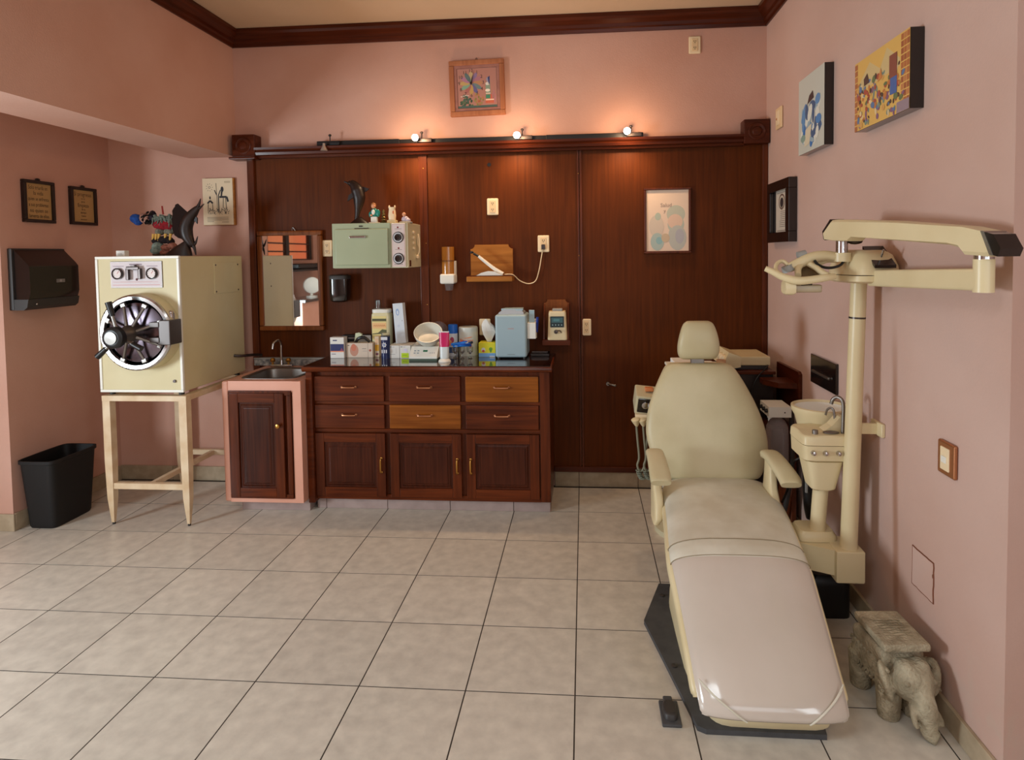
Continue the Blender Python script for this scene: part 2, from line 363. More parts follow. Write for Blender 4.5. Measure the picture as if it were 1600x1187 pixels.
for j in range(-2, 6):
    for i in range(-11, 7):
        x0, x1 = i * T + g, (i + 1) * T - g; y0, y1 = j * T + g, min((j + 1) * T - g, YB)
        if x0 > XR and y0 > YE: continue
        if x1 < XA - 0.5 and y0 > 1.2: continue
        if j == 5: continue
        if tile_me is None:
            b = BM(); box(b, -T / 2 + g, T / 2 - g, -T / 2 + g, T / 2 - g, -0.008, 0.0)
            tile_me = obj('tile', b, M['tile'], None, False); o = tile_me
        else:
            o = tile_me.copy(); COL.objects.link(o)
        o.parent = fl; o.location = ((i + 0.5) * T, (j + 0.5) * T, 0)
b = BM()
for j in range(-11, -2):
    for i in range(-11, 7):
        box(b, i * T + g, (i + 1) * T - g, j * T + g, (j + 1) * T - g, -0.008, 0.0)
obj('tile_field', b, M['tile'], fl, False, kind='stuff')

# crown mouldings
def crown_prof(): return [(0.0, 3.13), (0.012, 3.13), (0.018, 3.15), (0.030, 3.158), (0.034, 3.178), (0.066, 3.2), (0.078, 3.215), (0.078, 3.238), (0.0, 3.238)]
b = prism(BM(), [(XL, YB - d, z) for d, z in crown_prof()], (XR - XL, 0, 0)); struct('trim_1', b, M['darkwood'])
b = prism(BM(), [(XR - d, YE, z) for d, z in crown_prof()], (0, YB - YE, 0)); struct('trim_2', b, M['darkwood_y'])
b = prism(BM(), [(XL + d, YR, z) for d, z in crown_prof()], (0, YB - YR, 0)); struct('trim_3', b, M['darkwood_y'])
b = prism(BM(), [(XR - .0, YE - d, z) for d, z in crown_prof()], (XFR - XR, 0.75, 0)); struct('trim_4', b, M['darkwood'])

# baseboards of cut floor tile
def skirt(name, pieces):
    root = bpy.data.objects.new(name, None); COL.objects.link(root); root['kind'] = 'structure'
    for p in pieces: obj('tile', box(BM(), *p, 0.002, 1), M['skirt'], root, False)
P = []
x = XA
while x < -2.3: P.append((x + .0015, min(x + T, -2.3) - .0015, YB - 0.014, YB, 0, 0.105)); x += T
x = -0.17
for x0, x1 in ((-0.17, 0.0), (0.0, 0.41), (0.41, 0.82), (0.82, 1.264)): P.append((x0 + .0015, x1 - .0015, YB - 0.016, YB, 0, 0.112))
skirt('baseboard_back', P)
P = []; y = YE
while y < YB - 0.02: P.append((XR - 0.014, XR, y + .0015, min(y + T, YB - 0.017) - .0015, 0, 0.085)); y += T
skirt('baseboard_right', P)
P = [(XA, XA + 0.013, 1.2 + .0015, 1.6, 0, 0.105), (XA, XA + 0.013, 1.603, YB - 0.016, 0, 0.105), (XA - 0.4, XA + 0.013, 1.187, 1.2, 0, 0.105), (XA - 0.8, XA - 0.403, 1.187, 1.2, 0, 0.105)]
skirt('baseboard_left', P)

# ------------------------------------------------------------------ wood panelling on the back wall
pan = bpy.data.objects.new('trim_5', None); COL.objects.link(pan); pan['kind'] = 'structure'; pan['label'] = 'dark wood wall panelling with cornice across the back wall'
for x0, x1 in ((-2.30, -1.085), (-1.045, 0.012), (0.034, 1.262)):
    obj('panel', box(BM(), x0, x1, 2.056, YB, 0.115, 2.36, 0.002, 1), M['panelwood'], pan, False)
for x0, x1, d in ((-1.095, -1.035, 2.044), (0.006, 0.02, 2.047), (0.024, 0.040, 2.044)):
    obj('batten', box(BM(), x0, x1, d, 2.06, 0.115, 2.36, 0.004, 2), M['darkwood_z'], pan)
obj('frame_post', box(BM(), -2.335, -2.285, 2.035, YB, 0.0, 2.36, 0.006, 2), M['darkwood_z'], pan)
obj('frame_post', box(BM(), 1.24, 1.277, 2.035, YB, 0.1, 2.36, 0.006, 2), M['darkwood_z'], pan)
obj('bottom_rail', box(BM(), -0.17, 1.24, 2.04, YB, 0.113, 0.15, 0.003, 1), M['darkwood'], pan)
cp = [(2.083, 2.335), (2.02, 2.335), (2.012, 2.35), (1.995, 2.355), (1.99, 2.372), (1.998, 2.38), (1.985, 2.39), (1.982, 2.405), (2.083, 2.41)]
obj('cornice', prism(BM(), [(-2.25, y, z) for y, z in cp], (1.115 + 2.25, 0, 0)), M['darkwood'], pan)
for cx in (-2.327, 1.19):
    b = box(BM(), cx - 0.083, cx + 0.083, 1.985, YB, 2.342, 2.5, 0.006, 2)
    cb = obj('corner_block', b, M['darkwood'], pan)
    b = BM(); lathe(b, [(0.058, 0), (0.058, 0.006), (0.05, 0.010), (0.042, 0.006), (0.032, 0.006), (0.026, 0.012), (0.001, 0.014)], (cx, 1.987, 2.421), (0, -1, 0)); obj('rosette', b, M['darkwood'], cb)
obj('ledge', box(BM(), -2.432, -2.24, 1.975, YB, 2.328, 2.344, 0.004, 2), M['darkwood'], pan)
b = BM(); cyl(b, (-0.598, 2.055, 2.256), (-0.598, 2.053, 2.256), 0.013); obj('drilled_hole', b, M['black'], pan, label='small round black hole drilled in the panel')
for x, z in ((-1.06, 2.24), (-1.05, 1.72), (-1.05, 1.29), (0.016, 2.18), (0.016, 1.62)):
    b = BM(); ell(b, (x, 2.044, z), (0.004, 0.003, 0.004), 8); obj('screw', b, M['brass'], pan)

# ------------------------------------------------------------------ track light
tl = thing('track_light', 'long black track light with four small spotlights above the wood panelling', 'track light', (-0.68, 2.05, 2.41))
b = BM(); box(b, -1.81, -1.22, 2.022, YB, 2.409, 2.445, 0.004, 2); box(b, -1.24, -0.18, 2.03, YB, 2.412, 2.442, 0.003, 1); box(b, -0.2, 0.455, 2.022, YB, 2.409, 2.443, 0.004, 2)
obj('rail', b, M['black'], tl)
LZ = [(-1.738, 2.405, False), (-1.086, 2.435, True), (-0.391, 2.432, True), (0.342, 2.438, True)]
for x, z, on in LZ:
    b = BM(); box(b, x + 0.0, x + 0.1, 2.0, 2.024, 2.413, 2.44, 0.004, 2)
    cyl(b, (x + 0.03, 2.01, 2.44), (x + 0.03, 2.01, 2.475), 0.004, n=8); ell(b, (x + 0.03, 2.01, 2.48), (0.011, 0.009, 0.009), 10)
    if on: cyl(b, (x + 0.015, 2.015, 2.43), (x, 1.955, z), 0.008, 0.02, 14)
    h = obj('spotlight', b, M['darkmetal'] if on else M['black'], tl, label=None if on else 'spotlight with its reflector bulb switched off')
    b = BM()
    if on: ell(b, (x, 1.945, z), (0.023, 0.018, 0.023), 16); obj('bulb', b, M['bulb'], h)
    else:
        lathe(b, [(0.008, 0.0), (0.01, -0.02), (0.026, -0.05), (0.022, -0.052), (0.001, -0.04)], (x, 1.975, 2.42)); obj('bulb', b, M['bulboff'], h)
    if on: bulb_light((x, 1.875, z - 0.006), 3.6)

# ------------------------------------------------------------------ outlets and switches
def outlet(cx, cz, y, label, name='wall_outlet', cat='outlet', wd=0.04, ht=0.058, plug=False, group=None):
    t = thing(name, label, cat, (cx, y, cz), group)
    obj('plate', box(BM(), cx - wd, cx + wd, y - 0.012, y, cz - ht, cz + ht, 0.008, 3), M['ivory'], t)
    obj('insert', box(BM(), cx - wd * 0.5, cx + wd * 0.5, y - 0.016, y - 0.01, cz - ht * 0.72, cz + ht * 0.72, 0.003, 2), M['ivory2'], t)
    for s in (-1, 1):
        b = BM(); zz = cz + s * ht * 0.36
        if plug and s < 0: continue
        for dx in (-0.006, 0.006): box(b, cx + dx - 0.0018, cx + dx + 0.0018, y - 0.0168, y - 0.0155, zz - 0.002, zz + 0.007)
        cyl(b, (cx, y - 0.0168, zz - 0.008), (cx, y - 0.0155, zz - 0.008), 0.0028, n=10)
        obj('socket', b, M['black'], t, False)
    return t
outlet(0.805, 3.022, YB, 'ivory outlet high on the pink wall below the crown moulding')
outlet(-0.577, 1.966, 2.056, 'ivory outlet on the wood panel below the middle spotlights')
outlet(-0.228, 1.705, 2.056, 'ivory outlet with a white cord plugged in, beside the shelf with the curing lamp', plug=True)
outlet(0.061, 1.126, 2.056, 'ivory outlet low on the wood panel near the dental chair', wd=0.034)
outlet(-1.765, 1.695, 2.056, 'ivory outlet half hidden behind the mint steriliser', wd=0.036)
outlet(-0.645, 1.13, 2.056, 'ivory outlet on the panel just above the yellow tissue box')

# ------------------------------------------------------------------ wall clock
def tilt(o, ang, c):
    pass
ck = thing('wall_clock', 'square wooden wall clock with a colourful painted flower dial', 'clock', (-0.674, YB, 2.785))
cxk, czk = -0.674, 2.785
obj('frame', frame(BM(), cxk - 0.192, cxk + 0.192, czk - 0.19, czk + 0.19, YB - 0.034, YB, 0.034, 0.006), M['clock_wood'], ck)
obj('inner_frame', frame(BM(), cxk - 0.16, cxk + 0.16, czk - 0.158, czk + 0.158, YB - 0.026, YB - 0.008, 0.022, 0.002), M['clock_mat'], ck)
a = Art((cxk - 0.14, YB - 0.022, czk - 0.138), (1, 0, 0), (0, 0, 1)); Wd = 0.28; Hd = 0.276
a.rect(0, 0, Wd, Hd, S(40, 30, 40)); a.rect(0.004, 0.004, Wd - 0.004, Hd - 0.004, S(172, 120, 106))
pc_mute = lambda c: tuple(int(q * .62 + 140 * .30) for q in c)
pc = [(236, 196, 120), (150, 110, 170), (200, 110, 130), (220, 140, 80), (96, 130, 130), (90, 80, 150), (226, 170, 70), (196, 90, 80), (130, 190, 150), (230, 180, 90), (200, 120, 160), (80, 110, 110)]
fx, fz = 0.10, 0.172
for k in range(12):
    an = math.pi / 2 - k * math.pi / 6
    a.ell(fx + 0.045 * math.cos(an), fz + 0.045 * math.sin(an), 0.036, 0.0145, S(*pc_mute(pc[k])), 12, an)
for k in range(12):
    an = math.pi / 2 - k * math.pi / 6
    a.text(str(k if k else 12), fx + 0.084 * math.cos(an), fz + 0.084 * math.sin(an), 0.032, S(36, 20, 18))
for k in range(26):
    a.ell(0.02 + random.random() * 0.085, 0.012 + random.random() * 0.075, 0.011, 0.008, S(*random.choice([(60, 84, 62), (48, 72, 56), (84, 104, 70), (70, 92, 80)])), 8, random.random() * 3)
a.rect(0.005, 0.004, 0.275, 0.018, S(70, 92, 84))
for k in range(20): a.ell(0.12 + random.random() * 0.06, 0.02 + random.random() * 0.08, 0.006, 0.009, S(*random.choice([(130, 120, 60), (170, 90, 60), (150, 130, 80), (176, 120, 70)])), 7)
# woman in a banded dress
a.poly([(0.195, 0.03), (0.262, 0.03), (0.24, 0.09), (0.205, 0.09)], S(190, 96, 70)); a.rect(0.197, 0.05, 0.255, 0.058, S(236, 206, 180)); a.rect(0.2, 0.062, 0.23, 0.088, S(60, 130, 100))
a.poly([(0.2, 0.09), (0.232, 0.09), (0.23, 0.178), (0.2, 0.17)], S(130, 150, 130)); a.ell(0.213, 0.118, 0.017, 0.010, S(230, 216, 200)); a.ell(0.213, 0.163, 0.014, 0.011, S(214, 206, 196)); a.rect(0.2, 0.094, 0.232, 0.1, S(226, 200, 180))
a.ell(0.218, 0.19, 0.013, 0.018, S(150, 140, 160)); a.poly([(0.216, 0.205), (0.23, 0.215), (0.228, 0.16), (0.222, 0.16)], S(48, 60, 110))
for k in range(10): a.ell(0.238 + random.random() * 0.03, 0.03 + random.random() * 0.1, 0.003, 0.012, S(180, 120, 130), 6)
for x_ in (0.03, 0.045, 0.06, 0.075): a.ell(x_, 0.075 + random.random() * 0.015, 0.008, 0.003, S(220, 200, 190), 8)
a.build('dial', ck)
b = BM(); y_ = YB - 0.027
prism(b, [(cxk - 0.14 + fx - 0.003, y_, czk - 0.138 + fz - 0.012), (cxk - 0.14 + fx + 0.003, y_, czk - 0.138 + fz - 0.012), (cxk - 0.14 + fx + 0.024, y_, czk - 0.138 + fz + 0.094)], (0, -0.0015, 0))
prism(b, [(cxk - 0.14 + fx - 0.004, y_ - .002, czk - 0.138 + fz - 0.01), (cxk - 0.14 + fx + 0.004, y_ - .002, czk - 0.138 + fz - 0.01), (cxk - 0.14 + fx + 0.01, y_ - .002, czk - 0.138 + fz + 0.05)], (0, -0.0015, 0))
lathe(b, [(0.008, 0), (0.008, 0.004), (0.001, 0.005)], (cxk - 0.14 + fx, y_, czk - 0.138 + fz), (0, -1, 0), 12); obj('hands', b, M['black'], ck, False)
b = BM(); tube(b, [(cxk - 0.005, YB - 0.01, czk + 0.188), (cxk - 0.003, YB - 0.01, czk + 0.205), (cxk + 0.004, YB - 0.01, czk + 0.205), (cxk + 0.005, YB - 0.01, czk + 0.188)], 0.0018, 6); obj('hanging_loop', b, M['darkmetal'], ck)
ck.rotation_euler = (0, math.radians(-1.2), 0)

# ------------------------------------------------------------------ framed pictures on the panelling and the left back wall
pf = thing('framed_print', 'pale pastel framed print hanging on the right wood panel', 'picture', (0.615, 2.056, 1.85))
obj('frame', frame(BM(), 0.456, 0.773, 1.626, 2.072, 2.034, 2.056, 0.017, 0.004), M['darkwood_z'], pf)
a = Art((0.472, 2.046, 1.642), (1, 0, 0), (0, 0, 1)); A, B = 0.285, 0.414
a.rect(0, 0, A, B, S(226, 202, 180))
for k in range(3): a.ell(0.2, 0.25 - 0.07 * k, 0.062 - 0.006 * k, 0.06, S(186 - k * 3, 188, 170 + 3 * k))
a.ell(0.195, 0.20, 0.05, 0.05, S(220, 190, 168)); a.ell(0.21, 0.09, 0.06, 0.085, S(186, 186, 176)); a.ell(0.225, 0.1, 0.03, 0.05, S(176, 174, 178))
a.ell(0.07, 0.17, 0.05, 0.075, S(208, 192, 174)); a.ell(0.08, 0.235, 0.02, 0.026, S(176, 186, 170)); a.ell(0.075, 0.065, 0.045, 0.06, S(170, 186, 178)); a.ell(0.088, 0.072, 0.022, 0.025, S(140, 178, 180)); a.ell(0.13, 0.09, 0.028, 0.03, S(200, 178, 150))
a.text('Salud', 0.135, 0.31, 0.036, S(160, 140, 130)); a.text('y', 0.125, 0.272, 0.034, S(160, 140, 130))
a.build('print', pf)
pq = thing('ink_print', 'cream print with black ink sketch on the alcove wall above the autoclave', 'picture', (-2.567, YB, 2.04))
obj('board', box(BM(), -2.687, -2.447, YB - 0.022, YB, 1.872, 2.21, 0.003, 1), M['shelfwood'], pq)
a = Art((-2.685, YB - 0.0225, 1.875), (1, 0, 0), (0, 0, 1)); A, B = 0.226, 0.334
a.rect(0, 0, A, B, S(226, 206, 172)); K = S(34, 30, 34)
for k in range(9): an = k * 0.7; a.line([(0.052 + 0.018 * math.cos(an), 0.27 + 0.02 * math.sin(an)), (0.052 + 0.027 * math.cos(an), 0.27 + 0.03 * math.sin(an))], 0.0022, K)
a.ell(0.052, 0.27, 0.008, 0.009, K); a.ell(0.052, 0.27, 0.0055, 0.0065, S(226, 206, 172))
for k in range(60):
    px = 0.04 + random.random() * 0.15; pz = 0.075 + random.random() * 0.035; a.line([(px, pz), (px + random.uniform(-.012, .012), pz + random.uniform(0.0, .022))], 0.0026, K)
a.line([(0.11, 0.09), (0.103, 0.3)], 0.003, K); a.line([(0.12, 0.09), (0.118, 0.21), (0.135, 0.25)], 0.007, K); a.line([(0.125, 0.2), (0.18, 0.2), (0.19, 0.165)], 0.014, K); a.line([(0.14, 0.2), (0.145, 0.24)], 0.012, K); a.ell(0.148, 0.255, 0.011, 0.02, K, 10); a.line([(0.155, 0.195), (0.152, 0.12)], 0.004, K); a.line([(0.172, 0.195), (0.176, 0.12)], 0.004, K); a.line([(0.09, 0.25), (0.105, 0.215)], 0.006, K)
a.line([(0.035, 0.155), (0.055, 0.175), (0.075, 0.155)], 0.012, K); a.ell(0.055, 0.195, 0.006, 0.012, K, 8); a.line([(0.04, 0.15), (0.038, 0.1)], 0.004, K); a.line([(0.072, 0.15), (0.076, 0.1)], 0.004, K)
for k in range(4): a.line([(0.03, 0.055 - 0.01 * k), (0.19 if k < 3 else 0.08, 0.055 - 0.01 * k)], 0.0025, S(96, 80, 66))
a.line([(0.14, 0.02), (0.19, 0.02)], 0.0025, S(96, 80, 66)); a.rect(0.165, 0.3, 0.21, 0.304, S(170, 150, 120)); a.rect(0.165, 0.308, 0.21, 0.312, S(170, 150, 120))
a.build('print', pq)

def plaque(y0, y1, z0, z1, lines, label):
    t = thing('motto_plaque', label, 'plaque', (XA, (y0 + y1) / 2, z0), 'motto plaques on the left wall')
    obj('frame', frame_yz(BM(), y0, y1, z0, z1, XA, XA + 0.026, 0.02, 0.003), M['carved'], t)
    a = Art((XA + 0.012, y0 + 0.018, z0 + 0.018), (0, 1, 0), (0, 0, 1)); A = y1 - y0 - 0.036; B = z1 - z0 - 0.036
    a.rect(0, 0, A, B, S(176, 138, 86))
    for s, fz, sz in lines: a.text(s, A / 2, fz * B, sz, S(22, 10, 6), sx=0.8 if len(s) < 13 else 0.66)
    a.build('print', t)
    b = BM(); ell(b, (XA + 0.012, (y0 + y1) / 2, z1 + 0.006), (0.006, 0.02, 0.01), 10); obj('hanger', b, M['carved'], t)
plaque(1.352, 1.578, 1.875, 2.14, [('Solo triunfa en', .88, .036), ('la vida', .73, .036), ('quien se enfrenta', .57, .033), ('a sus problemas', .41, .033), ('no quien se', .25, .035), ('lamenta de ellos', .10, .033)], 'dark framed motto plaque with six even lines of text, above the paper towel dispenser')
plaque(1.707, 1.928, 1.877, 2.135, [('Si progresas', .86, .038), ('no te', .73, .02), ('pares', .64, .02), ('Empieza', .52, .036), ('de tu', .40, .02), ('tiempo', .30, .022), ('nuevo', .2, .02), ('cada amanecer', .09, .014)], 'dark framed motto plaque with lines of mixed sizes, nearer the alcove corner')

# paper towel dispenser on the left wall
pd = thing('paper_towel_dispenser', 'smoky black paper towel dispenser on the left wall beneath the plaques', 'dispenser', (XA, 1.44, 1.34))
y0, y1 = 1.24, 1.628
prof = [(0.0, 1.7), (0.035, 1.7), (0.11, 1.625), (0.13, 1.6), (0.13, 1.44), (0.118, 1.40), (0.0, 1.40)]
obj('cover', prism(BM(), [(XA + d, y0 + 0.012, z) for d, z in prof], (0, y1 - y0 - 0.024, 0)), M['blackgloss'], pd, True, 25)
obj('base_tray', prism(BM(), [(XA + d, y0 + 0.004, z) for d, z in ((0, 1.40), (0.122, 1.40), (0.112, 1.352), (0.09, 1.335), (0, 1.335))], (0, y1 - y0 - 0.008, 0)), M['darkgrey'], pd, True, 25)
obj('back_plate', box(BM(), XA, XA + 0.03, y0, y1, 1.335, 1.71, 0.006, 2), M['darkgrey'], pd)
a = Art((XA + 0.1312, 1.44, 1.495), (0, 1, 0), (0, 0, 1)); a.rect(0, 0, 0.065, 0.022, S(120, 112, 108)); a.ell(0.033, 0.011, 0.008, 0.008, S(160, 150, 146)); a.build('badge', pd)
b = BM(); ell(b, (XA + 0.122, 1.30, 1.37), (0.006, 0.006, 0.006), 10); obj('lock', b, M['chrome'], pd)

# waste bin
bn = thing('waste_bin', 'black rectangular plastic waste bin standing by the left wall', 'bin', (-3.285, 1.37, 0))
u, v = Vector((1, 0, 0)), Vector((0, 1, 0)); c0 = Vector((-3.268, 1.385, 0.0))
def rr(c, a, bb): return ring(c, u, v, 32, a, bb, 7.0)
b = BM(); rs = [rr(c0 + Vector((0, 0, 0.0)), .088, .145), rr(c0 + Vector((0, 0, .015)), .094, .15), rr(c0 + Vector((0, 0, .40)), .116, .178), rr(c0 + Vector((0, 0, .405)), .124, .186), rr(c0 + Vector((0, 0, .425)), .124, .186), rr(c0 + Vector((0, 0, .425)), .116, .178), rr(c0 + Vector((0, 0, .03)), .088, .144)]
loft(b, rs); obj('tub', b, M['binblack'], bn, True, 50)

# ------------------------------------------------------------------ autoclave stand and autoclave
st = thing('autoclave_stand', 'cream steel stand with four tapering legs under the autoclave', 'stand', (-2.63, 1.65, 0))
for lx, ly in ((-2.868, 1.325), (-2.378, 1.325), (-2.868, 1.985), (-2.378, 1.985)):
    b = BM(); loft(b, [[Vector((lx + sx * s, ly + sy * s, z)) for sx, sy in ((-1, -1), (1, -1), (1, 1), (-1, 1))] for s, z in ((0.008, 0.012), (0.02, 0.17), (0.024, 0.40), (0.024, 0.79))])
    lg = obj('leg', b, M['stand'], st, False)
    b = BM(); cyl(b, (lx, ly, 0), (lx, ly, 0.014), 0.009, n=10); obj('foot', b, M['darkgrey'], lg)
obj('front_rail', box(BM(), -2.895, -2.352, 1.30, 1.345, 0.772, 0.806, 0.002, 1), M['stand'], st, False)
obj('back_rail', box(BM(), -2.895, -2.352, 1.965, 2.01, 0.772, 0.806, 0.002, 1), M['stand'], st, False)
for lx in (-2.868, -2.378): obj('side_rail', box(BM(), lx - .024, lx + .024, 1.345, 1.965, 0.772, 0.806, 0.002, 1), M['stand'], st, False)
obj('front_stretcher', box(BM(), -2.85, -2.396, 1.308, 1.342, 0.225, 0.262, 0.002, 1), M['stand'], st, False)
obj('back_stretcher', box(BM(), -2.85, -2.396, 1.97, 2.0, 0.225, 0.262, 0.002, 1), M['stand'], st, False)
obj('middle_stretcher', box(BM(), -2.64, -2.61, 1.342, 1.97, 0.228, 0.259, 0.002, 1), M['stand'], st, False)

ac = thing('autoclave', 'large cream box autoclave with a round chrome door on a steel stand', 'autoclave', (-2.635, 1.65, 0.806))
x0, x1, y0, y1, z0, z1 = -2.9, -2.372, 1.31, 2.0, 0.828, 1.65
obj('body', box(BM(), x0, x1, y0, y1, z0, z1, 0.006, 2), M['cream_metal'], ac)
obj('front_trim', frame(BM(), x0 - .003, x1 + .003, z0 - .002, z1 + .003, y0 - 0.006, y0 + 0.012, 0.016, 0.003), M['white'], ac)
for fx_, fy in ((x0 + .04, y0 + .04), (x1 - .04, y0 + .04), (x0 + .04, y1 - .04), (x1 - .04, y1 - .04)):
    b = BM(); cyl(b, (fx_, fy, 0.806), (fx_, fy, 0.83), 0.016, n=12); obj('foot', b, M['darkgrey'], ac)
p = box(BM(), -2.806, -2.476, y0 - 0.006, y0 + 0.002, 1.462, 1.622, 0.002, 1); gp = obj('gauge_panel', p, M['steel'], ac, False)
a = Art((-2.802, y0 - 0.0065, 1.466), (1, 0, 0), (0, 0, 1)); a.rect(0, 0, .322, .152, S(214, 204, 206)); a.rect(0.06, 0.03, 0.26, 0.034, S(190, 150, 150)); a.rect(0.01, 0.012, 0.31, 0.016, S(206, 160, 160)); a.rect(0.012, 0.03, 0.3, 0.033, S(206, 170, 170)); a.rect(0.12, 0.134, 0.2, 0.141, S(150, 130, 140)); a.ell(0.165, 0.047, 0.008, 0.008, S(90, 30, 36))
for q in (0.05, 0.265): a.rect(q - 0.035, 0.125, q + 0.035, 0.129, S(160, 140, 150))
a.build('panel_print', gp)
for gx in (-2.754, -2.536):
    b = BM(); lathe(b, [(0.034, 0), (0.034, 0.014), (0.028, 0.016), (0.027, 0.010), (0.001, 0.010)], (gx, y0 - 0.006, 1.548), (0, -1, 0)); gd = obj('gauge', b, M['blackgloss'], ac)
    a = Art((gx, y0 - 0.0175, 1.548), (1, 0, 0), (0, 0, 1)); a.ell(0, 0, 0.026, 0.026, S(226, 214, 210)); a.line([(0, 0), (0.012, 0.016)], 0.003, S(160, 40, 40))
    for k in range(9): an = -0.6 + k * 0.54; a.line([(0.019 * math.cos(an), 0.019 * math.sin(an)), (0.024 * math.cos(an), 0.024 * math.sin(an))], 0.002, S(60, 50, 60))
    a.build('gauge_face', gd)
b = BM(); cyl(b, (-2.645, y0 - .004, 1.585), (-2.645, y0 - 0.03, 1.585), 0.016, n=14); box(b, -2.685, -2.605, y0 - 0.034, y0 - 0.022, 1.572, 1.592, 0.004, 2)
box(b, -2.692, -2.672, y0 - 0.03, y0 - 0.012, 1.51, 1.58, 0.004, 2); box(b, -2.616, -2.596, y0 - 0.03, y0 - 0.012, 1.515, 1.58, 0.004, 2); obj('valve_handle', b, M['darkmetal'], ac)
# round door
DC = Vector((-2.60, y0, 1.20)); R0 = 0.226; dy = -0.075
b = BM(); lathe(b, [(R0 - .002, 0.07), (R0, 0.074), (R0, 0.086), (R0 - 0.01, 0.093), (R0 - 0.03, 0.09), (R0 - 0.036, 0.075), (R0 - 0.036, 0.07)], DC, (0, -1, 0), 56); dr = obj('door_ring', b, M['chrome'], ac)
b = BM(); lathe(b, [(R0 + .004, 0.0), (R0 + .004, 0.05), (R0, 0.073), (R0 - .03, 0.073), (R0 - .03, 0.0)], DC, (0, -1, 0), 48); obj('drum', b, M['cream_metal'], ac)
b = BM(); lathe(b, [(R0 - 0.036, 0.04), (R0 - 0.036, 0.066), (R0 - 0.06, 0.073), (0.1, 0.082), (0.001, 0.085)], DC, (0, -1, 0), 48); dd = obj('door', b, mat('polished_steel_door', S(112, 102, 110), 0.24, 1.0, c2=S(90, 80, 88), nscale=7), ac)
for k in range(8):
    an = math.radians(20 + 45 * k); d = Vector((math.cos(an), 0, math.sin(an)))
    b = BM(); p0 = DC + Vector((0, -0.135, 0)) + d * 0.04; p1 = DC + Vector((0, -0.095, 0)) + d * 0.175
    cyl(b, p0, p1, 0.010, 0.008, 10); box(b, -0.012, 0.012, -0.010, 0.010, -0.016, 0.016, 0.004, 2, Matrix.Translation(p1) @ Matrix.Rotation(-an, 4, 'Y')); obj('spoke', b, M['steel'], ac)
b = BM(); lathe(b, [(0.05, 0.08), (0.05, 0.15), (0.042, 0.16), (0.04, 0.21)], DC, (0, -1, 0), 24); obj('hub', b, M['steel'], ac)
HC = DC + Vector((-0.018, -0.215, -0.01))
b = BM(); lathe(b, [(0.058, -0.01), (0.062, 0.0), (0.062, 0.03), (0.05, 0.04), (0.038, 0.04)], HC, (0, -1, 0), 28); hw = obj('hand_wheel', b, M['black'], ac)
b = BM(); lathe(b, [(0.038, 0.036), (0.036, 0.046), (0.001, 0.05)], HC, (0, -1, 0), 24); obj('wheel_cap', b, M['steel'], hw)
for px_, pz_ in ((-0.055, 0.20), (-0.135, -0.115), (0.135, -0.07)):
    e = HC + Vector((px_ * 0.6, 0.02, pz_ * 0.6)); f_ = HC + Vector((px_, 0.02, pz_))
    b = BM(); cyl(b, HC + Vector((0, 0.02, 0)), e, 0.010, n=10); sh = obj('lever', b, M['steel'], ac)
    b = BM(); cyl(b, e, f_, 0.015, 0.018, 12); obj('lever_grip', b, M['black'], sh)
b = BM(); box(b, -2.435, -2.365, y0 - 0.115, y0 - 0.005, 1.13, 1.275, 0.006, 2); box(b, -2.49, -2.43, y0 - 0.12, y0 - 0.075, 1.145, 1.175, 0.004, 2); box(b, -2.49, -2.43, y0 - 0.12, y0 - 0.075, 1.235, 1.265, 0.004, 2); obj('hinge', b, mat('dull_hinge_steel', S(104, 98, 96), .5, .8), ac)
b = BM(); cyl(b, (-2.402, y0 - 0.045, 1.275), (-2.402, y0 - 0.045, 1.31), 0.02, n=14); ell(b, (-2.402, y0 - 0.045, 1.315), (0.017, 0.017, 0.014), 12); obj('hinge_cap', b, M['chrome'], ac)
hp = obj('access_panel', box(BM(), x1 - 0.001, x1 + 0.004, 1.66, 1.95, 1.40, 1.605, 0.001, 1), M['cream_metal'], ac, False)
for yy, zz in ((1.675, 1.59), (1.935, 1.59), (1.675, 1.415), (1.935, 1.415)):
    b = BM(); ell(b, (x1 + 0.005, yy, zz), (0.003, 0.006, 0.006), 8); obj('screw', b, M['darkmetal'], hp)
b = BM(); cyl(b, (-2.425, y0 - .008, 0.895), (-2.425, y0 + .01, 0.895), 0.009, n=10); obj('drain_knob', b, M['darkmetal'], ac)
b = BM(); tube(b, [(-2.372, 1.86, 0.96), (-2.33, 1.88, 0.955), (-2.29, 1.95, 0.95), (-2.26, 2.02, 0.94)], 0.010, 8); obj('drain_pipe', b, M['darkmetal'], ac)

# items standing on the autoclave
sb = thing('small_white_box', 'tiny white box on top of the autoclave near its left edge', 'box', (-2.86, 1.45, 1.653))
b = box(BM(), -2.865, -2.808, 1.43, 1.47, 1.653, 1.69, 0.002, 1); obj('carton', b, M['whitepaper'], sb, False)
a = Art((-2.865, 1.4298, 1.653), (1, 0, 0), (0, 0, 1)); a.rect(.01, .008, .047, .011, S(150, 150, 140)); a.rect(.01, .015, .04, .018, S(150, 150, 140)); a.build('label_print', sb)
